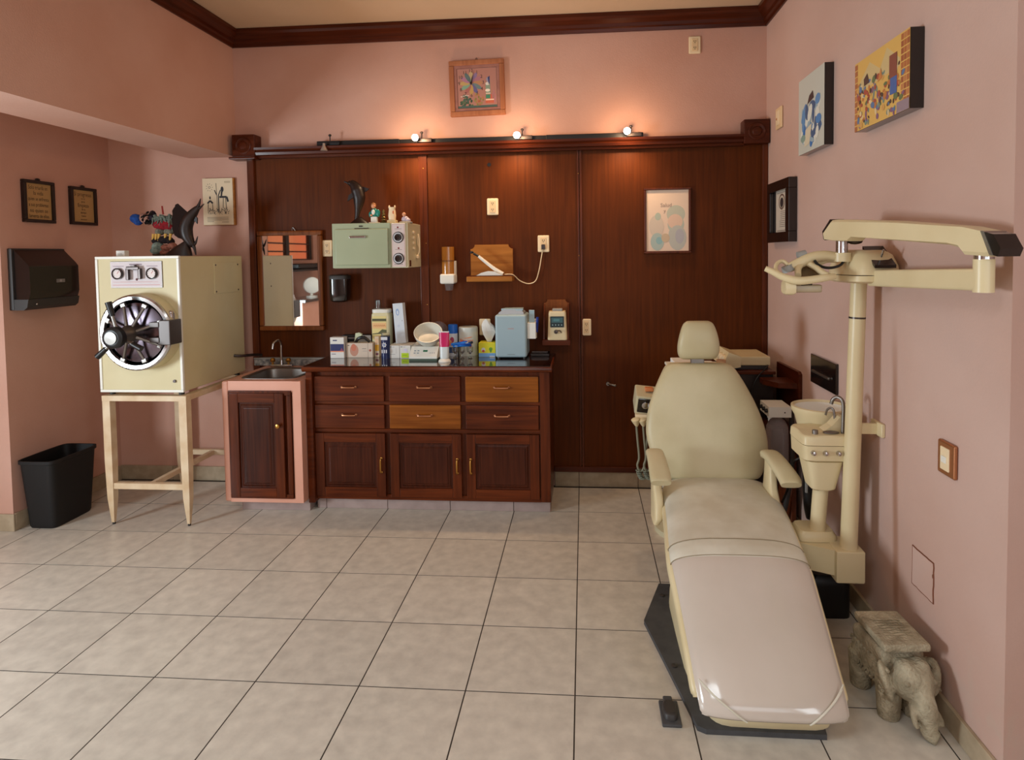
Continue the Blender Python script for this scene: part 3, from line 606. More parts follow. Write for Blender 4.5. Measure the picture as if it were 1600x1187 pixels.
# sailfish carving
sf = thing('sailfish_carving', 'dark carved wooden sailfish on a rock base on top of the autoclave', 'carving', (-2.48, 1.6, 1.653))
b = BM()
path = [(-2.47, 1.6, 1.715), (-2.492, 1.6, 1.75), (-2.508, 1.6, 1.785), (-2.512, 1.6, 1.837), (-2.49, 1.6, 1.89), (-2.458, 1.6, 1.93), (-2.425, 1.6, 1.965)]
tube(b, path, lambda t: 0.010 + 0.030 * math.sin(math.pi * min(1, 0.05 + t * 0.93)) ** 0.8, 12)
tube(b, [(-2.432, 1.6, 1.958), (-2.418, 1.6, 1.985), (-2.406, 1.6, 2.02)], lambda t: 0.012 * (1 - t) + 0.002, 8)
tube(b, [(-2.43, 1.6, 1.95), (-2.408, 1.6, 1.965), (-2.384, 1.6, 1.985)], lambda t: 0.010 * (1 - t) + 0.002, 8)
prism(b, [(-2.452, 1.595, 1.915), (-2.432, 1.595, 1.895), (-2.434, 1.595, 1.858), (-2.463, 1.595, 1.89)], (0, 0.01, 0))
tube(b, [(-2.482, 1.6, 1.72), (-2.455, 1.6, 1.73), (-2.435, 1.6, 1.778)], lambda t: 0.013 * (1 - t) + 0.002, 8); tube(b, [(-2.475, 1.6, 1.73), (-2.46, 1.6, 1.70), (-2.452, 1.6, 1.657)], lambda t: 0.012 * (1 - t) + 0.003, 8)
obj('fish', b, M['carved'], sf, True, 60)
b = BM(); base_ = [(-2.562, 1.99), (-2.59, 1.96), (-2.602, 1.905), (-2.602, 1.845), (-2.592, 1.79), (-2.565, 1.768), (-2.525, 1.755)]; pts = [(-2.49, 1.925)]
for (xa, za), (xb, zb) in zip(base_, base_[1:]):
    for k in range(3): t = k / 3; pts.append((xa + (xb - xa) * t - .006 * (k % 2), za + (zb - za) * t + .003 * (k % 2)))
pts += [(-2.525, 1.755), (-2.50, 1.79)]
prism(b, [(p_[0], 1.596, p_[1]) for p_ in pts], (0, 0.008, 0)); obj('sail', b, mat('dark_sail_wood', S(34, 20, 16), .8, spec=.15), sf, False)
b = BM(); loft(b, [ring(Vector((cx_, 1.6, z)), Vector((1, 0, 0)), Vector((0, 1, 0)), 14, a_, b_) for cx_, z, a_, b_ in ((-2.57, 1.653, .092, .05), (-2.562, 1.675, .08, .045), (-2.54, 1.71, .05, .034), (-2.515, 1.745, .016, .016))]); obj('rock_base', b, M['carved'], sf, True, 60)
# rag figure
rg = thing('rag_doll', 'colourful fabric folk figure with fringed shawl beside the sailfish carving', 'figurine', (-2.66, 1.69, 1.653))
def blob(name, parts, col, lab=None):
    b = BM()
    for c, r in parts: ell(b, c, r, 12)
    return obj(name, b, mat('cloth_' + name, S(*col), 0.9, c2=S(*[int(q * .7) for q in col]), nscale=60, bump=0.4, bscale=120), rg, True, 80, label=lab)
Yd = 1.69
blob('blue_cap', [((-2.855, Yd, 1.905), (0.038, 0.03, 0.032)), ((-2.84, Yd, 1.885), (0.03, 0.028, 0.025))], (24, 72, 150), 'blue felt cap')
blob('neck_scarf', [((-2.795, Yd, 1.908), (0.03, 0.03, 0.034)), ((-2.77, Yd, 1.895), (0.028, 0.03, 0.036))], (176, 128, 110))
b = BM()
for k in range(22): ell(b, (-2.80 + random.random() * 0.075, Yd - 0.026, 1.87 + random.random() * 0.075), (0.006, 0.012, 0.011), 8, (0, random.random() * 2, 0))
obj('bead_trim', b, M['black'], rg)
blob('head_band', [((-2.735, Yd, 1.912), (0.022, 0.032, 0.046))], (36, 24, 44))
b = BM()
for k in range(44):
    x_ = -2.72 + 0.155 * random.random(); z_ = 1.93 - random.random() * 0.03; cyl(b, (x_, Yd - 0.03 + random.random() * 0.04, z_), (x_ + random.uniform(-.008, .008), Yd - 0.04 + random.random() * 0.04, z_ - 0.045 - (0.06 if x_ > -2.6 else 0) * random.random()), 0.008, 0.003, 6)
obj('fringed_shawl', b, mat('grey_fringe', S(120, 128, 116), 0.95, c2=S(84, 92, 84), nscale=80), rg)
blob('red_skirt', [((-2.665, Yd, 1.862), (0.075, 0.035, 0.036)), ((-2.62, Yd, 1.855), (0.04, 0.035, 0.034))], (150, 16, 30), 'deep red skirt')
blob('grey_sleeve', [((-2.69, Yd, 1.815), (0.03, 0.028, 0.025)), ((-2.625, Yd, 1.815), (0.035, 0.028, 0.025))], (128, 124, 108))
b = BM()
for x_ in (-2.72, -2.70, -2.68, -2.635, -2.60): cyl(b, (x_, Yd - 0.02, 1.80), (x_ - 0.006, Yd - 0.025, 1.755), 0.010, 0.005, 8)
obj('yellow_tassel', b, mat('yellow_wool', S(206, 164, 84), 0.95), rg)
blob('black_hair', [((-2.655, Yd - .005, 1.762), (0.06, 0.03, 0.026)), ((-2.715, Yd - .005, 1.755), (0.028, 0.03, 0.022)), ((-2.612, Yd - .005, 1.748), (0.022, 0.03, 0.025))], (30, 14, 16))
blob('lower_doll', [((-2.70, Yd - .01, 1.715), (0.04, 0.034, 0.036)), ((-2.705, Yd - .01, 1.69), (0.048, 0.034, 0.026))], (132, 146, 134))
blob('pink_doll', [((-2.645, Yd - .01, 1.71), (0.034, 0.03, 0.022)), ((-2.60, Yd - .01, 1.72), (0.03, 0.03, 0.024)), ((-2.65, Yd - .01, 1.678), (0.036, 0.034, 0.02))], (176, 112, 92))
blob('base_cloth', [((-2.68, Yd, 1.664), (0.07, 0.035, 0.011))], (96, 70, 50))
b = BM(); rg.location.x -= .066
rg_shift = Vector((.066, 0, 0))
cyl(b, Vector((-2.662, Yd, 1.93)) - rg_shift, Vector((-2.668, Yd, 1.985)) - rg_shift, 0.006, 0.005, 8); obj('stick', b, mat('red_stick', S(140, 30, 24), 0.6), rg)

# ------------------------------------------------------------------ sink cabinet
sk = thing('sink_cabinet', 'pink sink cabinet with a dark wood door beside the autoclave', 'cabinet', (-1.98, 1.8, 0))
x0, x1, yf = -2.245, -1.727, 1.49
b = BM(); box(b, x0, x0 + 0.045, yf, 2.055, 0.085, 0.858, 0.012, 3); box(b, x1 - 0.055, x1, yf, 2.055, 0.085, 0.858); box(b, x0 + .045, x1 - .055, yf, yf + 0.03, 0.79, 0.859); box(b, x0 + .04, x1 - .055, yf, 2.055, 0.085, 0.112)
box(b, x0 + .045, x1 - .055, 2.03, 2.055, 0.112, 0.84); box(b, x0 + .045, x1 - .055, yf + .03, yf + .10, 0.845, 0.859); box(b, x0 + .045, x1 - .055, 1.94, 2.055, 0.845, 0.859); box(b, x0 + .045, x0 + .085, yf + .1, 1.94, 0.845, 0.859); box(b, x1 - .085, x1 - .055, yf + .1, 1.94, 0.845, 0.859)
obj('body', b, M['pink_laminate'], sk, False)
obj('plinth', box(BM(), x0 + .06, x1, 1.58, 2.05, 0, 0.085, 0.002, 1), M['kick'], sk, False)
obj('door_frame', frame(BM(), x0 + .047, x1 - .06, 0.113, 0.80, yf - 0.012, yf + 0.012, 0.03, 0.004), M['cab'], sk)
obj('door_backing', box(BM(), x0 + .05, x1 - .06, yf + 0.004, yf + 0.016, 0.12, 0.82), M['cab'], sk, False)
def raised_door(t, x0, x1, z0, z1, y, rail, name='door', m1='cab', m2='cabpanel', mx='cabx'):
    d = obj(name, box(BM(), x0 + rail * .8, x1 - rail * .8, y + 0.004, y + 0.014, z0 + rail * .8, z1 - rail * .8), M[m2], t, False)
    for a_, b_ in ((x0, x0 + rail), (x1 - rail, x1)): obj('stile', box(BM(), a_, b_, y - 0.006, y + 0.014, z0, z1, 0.003, 2), M[m1], d)
    for a_, b_ in ((z0, z0 + rail), (z1 - rail, z1)): obj('rail', box(BM(), x0 + rail, x1 - rail, y - 0.006, y + 0.014, a_, b_, 0.003, 2), M[mx], d)
    b = BM(); i = rail + 0.008; j = rail + 0.04
    vs = [[Vector((xa, yy, za)) for xa, za in ((x0 + q, z0 + q), (x1 - q, z0 + q), (x1 - q, z1 - q), (x0 + q, z1 - q))] for q, yy in ((i, y + 0.006), (i + 0.012, y - 0.001), (j - 0.012, y - 0.001), (j - 0.008, y - 0.004), (j, y - 0.005))]
    loft(b, vs); obj('raised_panel', b, M[m2], d, False)
    return d
sd = raised_door(sk, x0 + .06, x1 - .105, 0.125, 0.785, yf - 0.016, 0.058)
b = BM(); lathe(b, [(0.006, 0), (0.006, 0.012), (0.014, 0.018), (0.013, 0.028), (0.001, 0.032)], (-1.86, yf - 0.022, 0.585), (0, -1, 0), 16); obj('knob', b, M['brass'], sd)
# steel basin (dished) let into the top
b = BM(); cxs, cys = -1.985, 1.755
def rrect(a_, bb, z): return ring(Vector((cxs, cys, z)), Vector((1, 0, 0)), Vector((0, 1, 0)), 36, a_ * .9, bb * .85, 6)
loft(b, [rrect(.215, .235, .8592), rrect(.215, .235, .8615), rrect(.185, .20, .8615), rrect(.178, .193, .855), rrect(.165, .18, .76), rrect(.12, .13, .745), rrect(.02, .02, .74)], False); obj('basin', b, M['steel'], sk, True, 50)
bs = obj('backsplash', box(BM(), -2.325, x1 - .002, 2.03, 2.056, 0.86, 0.905, 0.002, 1), M['marble'], sk, False)
obj('backsplash_cap', box(BM(), -2.325, x1 - .002, 2.026, 2.056, 0.905, 0.918, 0.003, 2), M['grey'], bs)
fc = thing('faucet', 'chrome gooseneck faucet with two taps at the back of the small sink', 'faucet', (-2.09, 1.965, 0.86))
obj('base', box(BM(), -2.17, -2.01, 1.962, 2.0, 0.8595, 0.882, 0.006, 2), M['chrome'], fc)
b = BM(); tube(b, [(-2.085, 1.965, 0.88), (-2.085, 1.965, 0.97), (-2.083, 1.962, 1.03), (-2.092, 1.94, 1.055), (-2.108, 1.905, 1.04), (-2.113, 1.895, 1.0)], 0.0085, 12); cyl(b, (-2.085, 1.965, .88), (-2.085, 1.965, .91), .014, .011, 12); obj('spout', b, M['chrome'], fc)
for x_ in (-2.15, -2.035):
    b = BM(); cyl(b, (x_, 1.965, 0.88), (x_, 1.965, 0.905), 0.008, n=10); lathe(b, [(0.016, 0.9), (0.019, 0.912), (0.012, 0.925), (0.001, 0.927)], (x_, 1.965, 0), n=10); obj('tap', b, M['brass'], fc)

# mirror
mr_ = thing('wall_mirror', 'wood framed rectangular mirror above the small sink', 'mirror', (-2.035, 2.05, 1.47))
obj('frame', frame(BM(), -2.272, -1.797, 1.112, 1.823, 2.022, 2.055, 0.034, 0.008), M['frame_wood'], mr_)
obj('glass', box(BM(), -2.24, -1.83, 2.034, 2.046, 1.144, 1.79), M['mirror'], mr_, False)
b = BM(); tube(b, [(-2.02, 2.045, 1.82), (-2.015, 2.045, 1.846), (-2.0, 2.045, 1.832), (-1.995, 2.045, 1.82)], 0.002, 6); obj('hanging_wire', b, M['steel'], mr_)

# soap dispenser
so = thing('soap_dispenser', 'black wall soap dispenser under the mint steriliser', 'dispenser', (-1.66, 2.05, 1.31))
b = BM(); loft(b, [ring(Vector((-1.66, 2.0, z)), Vector((1, 0, 0)), Vector((0, 1, 0)), 24, a_, bb, 3.5) for z, a_, bb in ((1.318, .045, .04), (1.33, .062, .052), (1.38, .068, .055), (1.478, .068, .055))]); obj('tank', b, M['blackgloss'], so, True, 50)
b = BM(); loft(b, [ring(Vector((-1.66, 2.0, z)), Vector((1, 0, 0)), Vector((0, 1, 0)), 24, a_, bb, 3.5) for z, a_, bb in ((1.478, .07, .055), (1.5, .07, .055), (1.508, .06, .048))]); obj('lid', b, M['darkgrey'], so, True, 50)

# ------------------------------------------------------------------ mint steriliser on the wall, with figurines
sz = thing('steriliser', 'mint green dry heat steriliser mounted on the wood panel', 'steriliser', (-1.34, 1.9, 1.555))
obj('body', box(BM(), -1.59, -1.09, 1.735, 2.05, 1.556, 1.85, 0.004, 2), M['mintbody'], sz)
obj('front_panel', box(BM(), -1.592, -1.205, 1.722, 1.737, 1.558, 1.85, 0.003, 2), M['mint'], sz)
dr_ = obj('door', box(BM(), -1.568, -1.215, 1.706, 1.724, 1.578, 1.812, 0.006, 3), M['mint'], sz)
b = BM(); box(b, -1.465, -1.36, 1.690, 1.698, 1.752, 1.767, 0.003, 2); box(b, -1.465, -1.455, 1.696, 1.71, 1.752, 1.767); box(b, -1.37, -1.36, 1.696, 1.71, 1.752, 1.767); obj('handle', b, M['chrome'], dr_)
b = BM(); box(b, -1.44, -1.345, 1.714, 1.722, 1.812, 1.818, 0.002, 1); box(b, -1.41, -1.385, 1.716, 1.722, 1.826, 1.834, 0.002, 1); obj('latch', b, M['darkmetal'], sz)
obj('control_panel', box(BM(), -1.195, -1.105, 1.724, 1.737, 1.562, 1.846, 0.002, 1), M['white'], sz, False)
a = Art((-1.193, 1.7235, 1.566), (1, 0, 0), (0, 0, 1)); a.rect(0, 0, .085, .276, S(206, 170, 160)); a.rect(.004, .004, .081, .272, S(214, 196, 190)); a.ell(.04, .253, .006, .006, S(120, 20, 20)); a.ell(.043, .118, .006, .006, S(120, 20, 20)); a.rect(.02, .242, .065, .244, S(110, 90, 90)); a.rect(.02, .108, .065, .110, S(110, 90, 90)); a.rect(.012, .012, .07, .015, S(110, 90, 90)); a.build('panel_print', sz)
for z_ in (1.754, 1.617):
    b = BM(); lathe(b, [(0.036, 0), (0.036, 0.004), (0.033, 0.006), (0.022, 0.006)], (-1.151, 1.7235, z_), (0, -1, 0)); dl = obj('dial', b, M['black'], sz)
    a = Art((-1.151, 1.7168, z_), (1, 0, 0), (0, 0, 1)); a.ell(0, 0, .031, .031, S(206, 204, 206)); a.ell(0, 0, .024, .024, S(40, 40, 46)); a.build('dial_face', dl)
    b = BM(); lathe(b, [(0.022, 0.004), (0.019, 0.024), (0.001, 0.026)], (-1.151, 1.7235, z_), (0, -1, 0), 18); obj('dial_knob', b, M['blackgloss'], dl)
for k, z_ in enumerate((1.79, 1.755, 1.72, 1.685)): obj('vent_knob', box(BM(), -1.091, -1.078, 1.84, 1.87, z_ - .009, z_ + .009, 0.004, 2), M['ivory'], sz)
b = BM(); tube(b, [(-1.085, 1.93, 1.63), (-1.07, 1.93, 1.66), (-1.068, 1.93, 1.72), (-1.075, 1.93, 1.78), (-1.085, 1.94, 1.74), (-1.075, 1.95, 1.68)], 0.004, 8); obj('cord', b, M['ivory'], sz)
obj('plug', box(BM(), -1.09, -1.072, 1.92, 1.945, 1.615, 1.638, 0.004, 2), M['ivory'], sz)
obj('rating_plate', box(BM(), -1.091, -1.087, 1.76, 1.79, 1.565, 1.605), M['darkwood'], sz, False)
# dolphin
dp = thing('dolphin_carving', 'dark carved leaping dolphin standing on the mint steriliser', 'carving', (-1.46, 1.86, 1.851))
b = BM()
body = [(-1.478, 1.86, 1.88), (-1.472, 1.86, 1.905), (-1.466, 1.86, 1.945), (-1.458, 1.86, 1.99), (-1.455, 1.86, 2.032), (-1.467, 1.86, 2.08), (-1.49, 1.86, 2.115), (-1.512, 1.86, 2.128)]
RD = [.013, .015, .02, .033, .041, .042, .03, .02]
tube(b, body, lambda t: RD[min(int(t * 7), 6)] + (RD[min(int(t * 7) + 1, 7)] - RD[min(int(t * 7), 6)]) * (t * 7 - min(int(t * 7), 6)), 14)
ell(b, (-1.508, 1.86, 2.124), (0.025, 0.022, 0.018), 14, (0, 0.5, 0)); tube(b, [(-1.52, 1.86, 2.122), (-1.54, 1.86, 2.133), (-1.556, 1.86, 2.138)], lambda t: 0.009 - 0.005 * t, 8)
prism(b, [(-1.45, 1.856, 2.10), (-1.42, 1.856, 2.10), (-1.384, 1.856, 2.088), (-1.395, 1.856, 2.075), (-1.425, 1.856, 2.06)], (0, 0.01, 0))
prism(b, [(-1.495, 1.835, 2.06), (-1.518, 1.835, 2.045), (-1.528, 1.835, 2.005), (-1.51, 1.835, 2.015), (-1.485, 1.835, 2.03)], (0, 0.01, 0))
obj('dolphin', b, M['carved'], dp, True, 60)
b = BM(); loft(b, [ring(Vector((-1.455, 1.86, z)), Vector((1, 0, 0)), Vector((0, 1, 0)), 16, a_, bb) for z, a_, bb in ((1.851, .068, .04), (1.862, .062, .038), (1.885, .03, .022), (1.90, .012, .012))]); obj('base', b, M['carved'], dp, True, 60)
# dentist figurine, bronze tree, cream figurine, small seated figurine
f1 = thing('surgeon_figurine', 'little figurine in a teal gown and white trousers beside the dolphin', 'figurine', (-1.335, 1.82, 1.851))
b = BM(); ell(b, (-1.338, 1.82, 1.924), (0.026, 0.02, 0.03), 12); ell(b, (-1.312, 1.815, 1.92), (0.014, 0.014, 0.026), 10); ell(b, (-1.362, 1.812, 1.912), (0.012, 0.014, 0.02), 10); obj('gown', b, mat('teal_glaze', S(30, 130, 120), 0.25), f1)
b = BM(); ell(b, (-1.34, 1.803, 1.926), (0.012, 0.008, 0.018), 10); box(b, -1.362, -1.318, 1.808, 1.832, 1.858, 1.898, 0.006, 2); obj('apron', b, M['white'], f1)
b = BM(); ell(b, (-1.342, 1.815, 1.968), (0.016, 0.016, 0.019), 12); ell(b, (-1.354, 1.803, 1.906), (0.01, 0.009, 0.007), 8); obj('head', b, mat('skin_glaze', S(214, 150, 110), 0.35), f1)
b = BM(); ell(b, (-1.342, 1.818, 1.976), (0.017, 0.017, 0.014), 12); obj('hair', b, mat('brown_glaze', S(150, 100, 60), 0.4), f1)
obj('base', box(BM(), -1.372, -1.31, 1.795, 1.845, 1.851, 1.86, 0.003, 2), M['white'], f1)
f2 = thing('bronze_tree', 'tiny bronze tree ornament on the mint steriliser', 'ornament', (-1.276, 1.82, 1.851))
b = BM()
for k in range(5): lathe(b, [(0.024 - 0.004 * k, 0), (0.008, 0.012), (0.003, 0.022)], (-1.276, 1.82, 1.858 + 0.016 * k), n=9)
lathe(b, [(0.022, 0), (0.018, 0.006), (0.004, 0.01)], (-1.276, 1.82, 1.851), n=12); obj('tree', b, mat('bronze', S(120, 104, 60), 0.4, 0.6), f2)
f3 = thing('cream_owl_figurine', 'cream ceramic figurine on a square block on the mint steriliser', 'figurine', (-1.217, 1.82, 1.851))
obj('block', box(BM(), -1.245, -1.188, 1.79, 1.845, 1.851, 1.872, 0.003, 2), M['cream'], f3)
b = BM(); loft(b, [ring(Vector((-1.217, 1.818, z)), Vector((1, 0, 0)), Vector((0, 1, 0)), 16, r_, r_ * .8, 3) for z, r_ in ((1.872, .022), (1.90, .025), (1.93, .022), (1.945, .02), (1.957, .024))]); ell(b, (-1.236, 1.818, 1.962), (.006, .006, .008), 8); ell(b, (-1.198, 1.818, 1.962), (.006, .006, .008), 8); obj('body', b, M['ivory'], f3)
b = BM(); ell(b, (-1.205, 1.80, 1.922), (.005, .003, .012), 8); obj('painted_mark', b, mat('orange_glaze', S(200, 110, 60), 0.4), f3)
f4 = thing('seated_figurine', 'small seated figurine in a lilac coat at the right end of the steriliser', 'figurine', (-1.13, 1.82, 1.851))
b = BM(); ell(b, (-1.13, 1.82, 1.876), (0.026, 0.02, 0.022), 12); ell(b, (-1.112, 1.815, 1.868), (0.02, 0.018, 0.016), 10); obj('coat', b, mat('lilac_glaze', S(190, 180, 196), 0.4), f4)
b = BM(); ell(b, (-1.136, 1.815, 1.908), (0.013, 0.013, 0.014), 10); obj('head', b, mat('skin_glaze_2', S(206, 150, 116), 0.4), f4)
b = BM(); lathe(b, [(0.046, 0), (0.046, 0.006), (0.038, 0.01)], (-1.128, 1.82, 1.851), n=20); obj('base', b, M['grey'], f4)

# cup dispenser
cd = thing('cup_dispenser', 'amber tube cup dispenser with a white holder on the wood panel', 'dispenser', (-0.885, 2.0, 1.39))
b = BM(); cyl(b, (-0.888, 2.005, 1.50), (-0.888, 2.005, 1.692), 0.043, n=28); obj('tube', b, M['amber'], cd)
b = BM(); cyl(b, (-0.888, 2.005, 1.592), (-0.888, 2.005, 1.60), 0.0445, n=28); obj('ring', b, mat('dark_amber', S(120, 74, 30), 0.3), cd)
b = box(BM(), -0.938, -0.836, 1.955, 2.056, 1.438, 1.506, 0.012, 3); box(b, -0.846, -0.838, 2.0, 2.05, 1.5, 1.595, 0.002, 1); obj('holder', b, M['white'], cd)
b = BM(); lathe(b, [(0.024, 0.0), (0.03, 0.04), (0.03, 0.045)], (-0.883, 2.0, 1.392), n=20); obj('cup', b, M['clearplastic'], cd)

# ------------------------------------------------------------------ small shelf with curing lamp
def bracket(name, label, x0, x1, z0, z1, ys, zs, m1, m2, ear):
    t = thing(name, label, 'shelf', ((x0 + x1) / 2, 2.056, zs))
    pts = [(x0, z0), (x1, z0), (x1, z1 - ear)]
    for k in range(5): an = math.pi / 2 * k / 4; pts.append((x1 - ear * math.sin(an) , z1 - ear + ear * (1 - math.cos(an))))
    pts += [(x1 - ear * 1.3, z1), (x0 + ear * 1.3, z1)]
    for k in range(5): an = math.pi / 2 * (1 - k / 4); pts.append((x0 + ear * math.sin(an), z1 - ear + ear * (1 - math.cos(an))))
    pts.append((x0, z1 - ear))
    obj('back_board', prism(BM(), [(a_, 2.036, c_) for a_, c_ in pts], (0, 0.02, 0)), M[m1], t, False)
    obj('shelf_board', box(BM(), x0 - 0.006, x1 + 0.01, ys, 2.037, zs - 0.035, zs, 0.004, 2), M[m2], t)
    return t
s1 = bracket('wall_shelf', 'light wooden bracket shelf on the panel holding a curing lamp', -0.735, -0.441, 1.47, 1.704, 1.895, 1.488, 'shelfwood', 'shelfwood', 0.03)
obj('shelf_top', box(BM(), -0.738, -0.432, 1.90, 2.036, 1.4885, 1.4925), M['darkwood'], s1, False)
cl = thing('curing_lamp', 'white curing lamp wand resting on the light wooden shelf', 'lamp', (-0.6, 1.95, 1.493))
b = BM(); pts = [(-0.68, 1.4935), (-0.645, 1.512), (-0.6, 1.523), (-0.555, 1.52), (-0.50, 1.4935)]
prism(b, [(x_, 1.925, z_) for x_, z_ in pts], (0, 0.05, 0)); obj('cradle', b, M['white'], cl, False)
b = BM(); tube(b, [(-0.50, 1.95, 1.502), (-0.56, 1.95, 1.54), (-0.63, 1.95, 1.595), (-0.665, 1.95, 1.625)], lambda t: 0.014 - 0.005 * t, 12); obj('wand', b, M['white'], cl)
b = BM(); tube(b, [(-0.66, 1.95, 1.622), (-0.70, 1.95, 1.645)], 0.008, 10, smooth=False); ell(b, (-0.712, 1.95, 1.652), (0.014, 0.01, 0.009), 10); obj('light_tip', b, M['black'], cl)
b = BM(); tube(b, [(-0.49, 1.95, 1.499), (-0.45, 1.95, 1.5), (-0.425, 1.955, 1.492), (-0.39, 1.99, 1.455), (-0.335, 2.02, 1.432), (-0.285, 2.025, 1.45), (-0.26, 2.03, 1.52), (-0.245, 2.035, 1.6), (-0.232, 2.037, 1.672)], 0.0034, 8); obj('cord', b, M['ivory'], cl)
obj('plug', box(BM(), -0.242, -0.216, 2.024, 2.0405, 1.665, 1.70, 0.004, 2), M['darkmetal'], cl)

# shelf with small monitor
s2 = bracket('device_shelf', 'dark wooden bracket shelf on the panel holding a small cream monitor', -0.229, -0.057, 1.02, 1.319, 1.90, 1.056, 'frame_wood', 'darkwood', 0.024)
for x_ in (-0.226, -0.062): obj('side_board', prism(BM(), [(x_ - .005, 2.037, 1.056), (x_ - .005, 1.94, 1.056), (x_ - .005, 1.99, 1.2), (x_ - .005, 2.037, 1.29)], (0.01, 0, 0)), M['darkwood_z'], s2, False)
ap = thing('apex_monitor', 'small cream desktop monitor with a dark teal screen on the bracket shelf', 'monitor', (-0.135, 1.95, 1.057))
b = BM(); loft(b, [ring(Vector((-0.134, 1.955 + dy_, z)), Vector((1, 0, 0)), Vector((0, 1, 0)), 24, a_, bb, 7) for z, a_, bb, dy_ in ((1.057, .066, .05, 0), (1.065, .067, .051, 0), (1.235, .059, .044, .004), (1.248, .055, .04, .004))]); obj('case', b, M['cream'], ap, True, 50)
b = BM(); box(b, -0.167, -0.100, 1.935, 1.99, 1.246, 1.265, 0.004, 2); obj('top_clip', b, M['grey'], ap)
b = box(BM(), -0.18, -0.088, 1.900, 1.912, 1.142, 1.216, 0.003, 2); scn = obj('screen', b, M['screen'], ap)
a = Art((-0.178, 1.8995, 1.144), (1, 0, 0), (0, 0, 1)); a.rect(.006, .03, .082, .064, S(58, 96, 100)); a.rect(.02, .04, .06, .055, S(80, 130, 134))
for k in range(4): a.ell(.014 + .02 * k, .015, .004, .004, S(160, 190, 190), 10)
a.build('readout', scn)
b = BM(); lathe(b, [(0.014, 0), (0.012, 0.02), (0.001, 0.022)], (-0.142, 1.904, 1.113), (0, -1, 0), 14); tube(b, [(-0.135, 1.89, 1.12), (-0.115, 1.888, 1.122), (-0.105, 1.892, 1.108)], .003, 8); obj('knob', b, M['darkmetal'], ap)

# hook on the panel
hk = thing('wall_hook', 'small steel coat hook on the lower wood panel near the chair', 'hook', (0.22, 2.05, 0.73))
b = BM(); cyl(b, (0.205, 2.056, 0.735), (0.205, 2.03, 0.735), 0.012, n=12); tube(b, [(0.205, 2.035, 0.735), (0.23, 2.02, 0.732), (0.25, 2.015, 0.728)], .007, 8); ell(b, (0.252, 2.015, 0.728), (.011, .009, .009), 10); obj('peg', b, M['steel'], hk)

# ------------------------------------------------------------------ base cabinet with drawers and doors
cb = thing('base_cabinet', 'long dark wooden base cabinet with six drawers and three doors', 'cabinet', (-0.95, 1.82, 0))
X0, X1, YF, ZT = -1.712, -0.172, 1.60, 0.905
obj('body', box(BM(), X0, X1, YF, 2.052, 0.075, ZT, 0.003, 1), M['cab'], cb, False)
obj('side_post', box(BM(), X0 - 0.012, X0 + 0.03, YF - 0.045, YF + 0.05, 0.06, ZT, 0.004, 2), M['cabx'], cb)
obj('end_stile', box(BM(), X1 - 0.062, X1 + 0.002, YF - 0.02, YF + 0.04, 0.08, ZT, 0.004, 2), M['cab'], cb)
obj('bottom_rail', box(BM(), X0 + .03, X1 - .06, YF - 0.012, YF + 0.01, 0.076, 0.11, 0.003, 1), M['cabx'], cb, False)
for zz in (0.522, 0.70): obj('mid_rail', box(BM(), X0 + .03, X1 - .06, YF - 0.008, YF + 0.01, zz - .012, zz + .012, 0.002, 1), M['cabx'], cb, False)
def bail(x, z, y, vert, parent, m):
    b = BM(); L = 0.045
    f_ = (lambda q, d: (x, y - d, z + q)) if vert else (lambda q, d: (x + q, y - d, z))
    tube(b, [f_(-L, 0), f_(-L * .95, .016), f_(-L * .4, .02), f_(L * .4, .02), f_(L * .95, .016), f_(L, 0)], lambda t: 0.0038 + 0.0022 * math.sin(math.pi * t), 8)
    for s in (-1, 1): ell(b, f_(s * L, .002), (.008, .004, .008), 8)
    obj('handle', b, m, parent)
YD = YF - 0.02
cols = [(-1.68, -1.222), (-1.190, -0.732), (-0.700, -0.24)]
for r_, (z0, z1) in enumerate(((0.713, 0.874), (0.539, 0.692))):
    for c_, (xa, xb) in enumerate(cols):
        light = (r_, c_) in ((0, 2), (1, 1))
        d = obj('drawer', box(BM(), xa, xb, YD - 0.004, YF + 0.004, z0, z1, 0.006, 2), M['cablight'] if light else M['cabx'], cb, label='drawer front in paler golden wood' if light else None)
        bail((xa + xb) / 2, (z0 + z1) / 2 + .012, YD - 0.004, False, d, M['copper'])
for c_, (xa, xb) in enumerate(cols):
    d = raised_door(cb, xa, xb, 0.10, 0.508, YD, 0.058)
    bail(xb - 0.026 if c_ < 2 else xa + 0.028, 0.305, YD - 0.006, True, d, M['brass'])
for xa, xb in ((-1.70, -1.64), (-1.637, -1.233), (-1.23, -0.823), (-0.82, -0.413), (-0.41, -0.178)):
    obj('kick_tile', box(BM(), xa, xb, 1.628, 1.645, 0, 0.076, 0.002, 1), M['kick'], cb, False)
obj('kick_tile', box(BM(), -0.192, -0.178, 1.645, 2.05, 0, 0.076, 0.002, 1), M['kick'], cb, False)
# worktop
wt = thing('worktop', 'dark glossy glass topped worktop with rounded wood edge on the base cabinet', 'worktop', (-0.94, 1.8, 0.905))
b = BM(); ep = [(1.545, .907), (1.532, .912), (1.525, .925), (1.53, .938), (1.545, .942), (2.052, .942), (2.052, .905), (1.56, .905)]
prism(b, [(-1.735, y_, z_) for y_, z_ in ep], (-0.155 + 1.735, 0, 0)); obj('slab', b, M['cabx'], wt)
obj('glass_top', box(BM(), -1.73, -0.165, 1.545, 2.05, 0.942, 0.9455, 0.001, 1), M['glossdark'], wt, False)

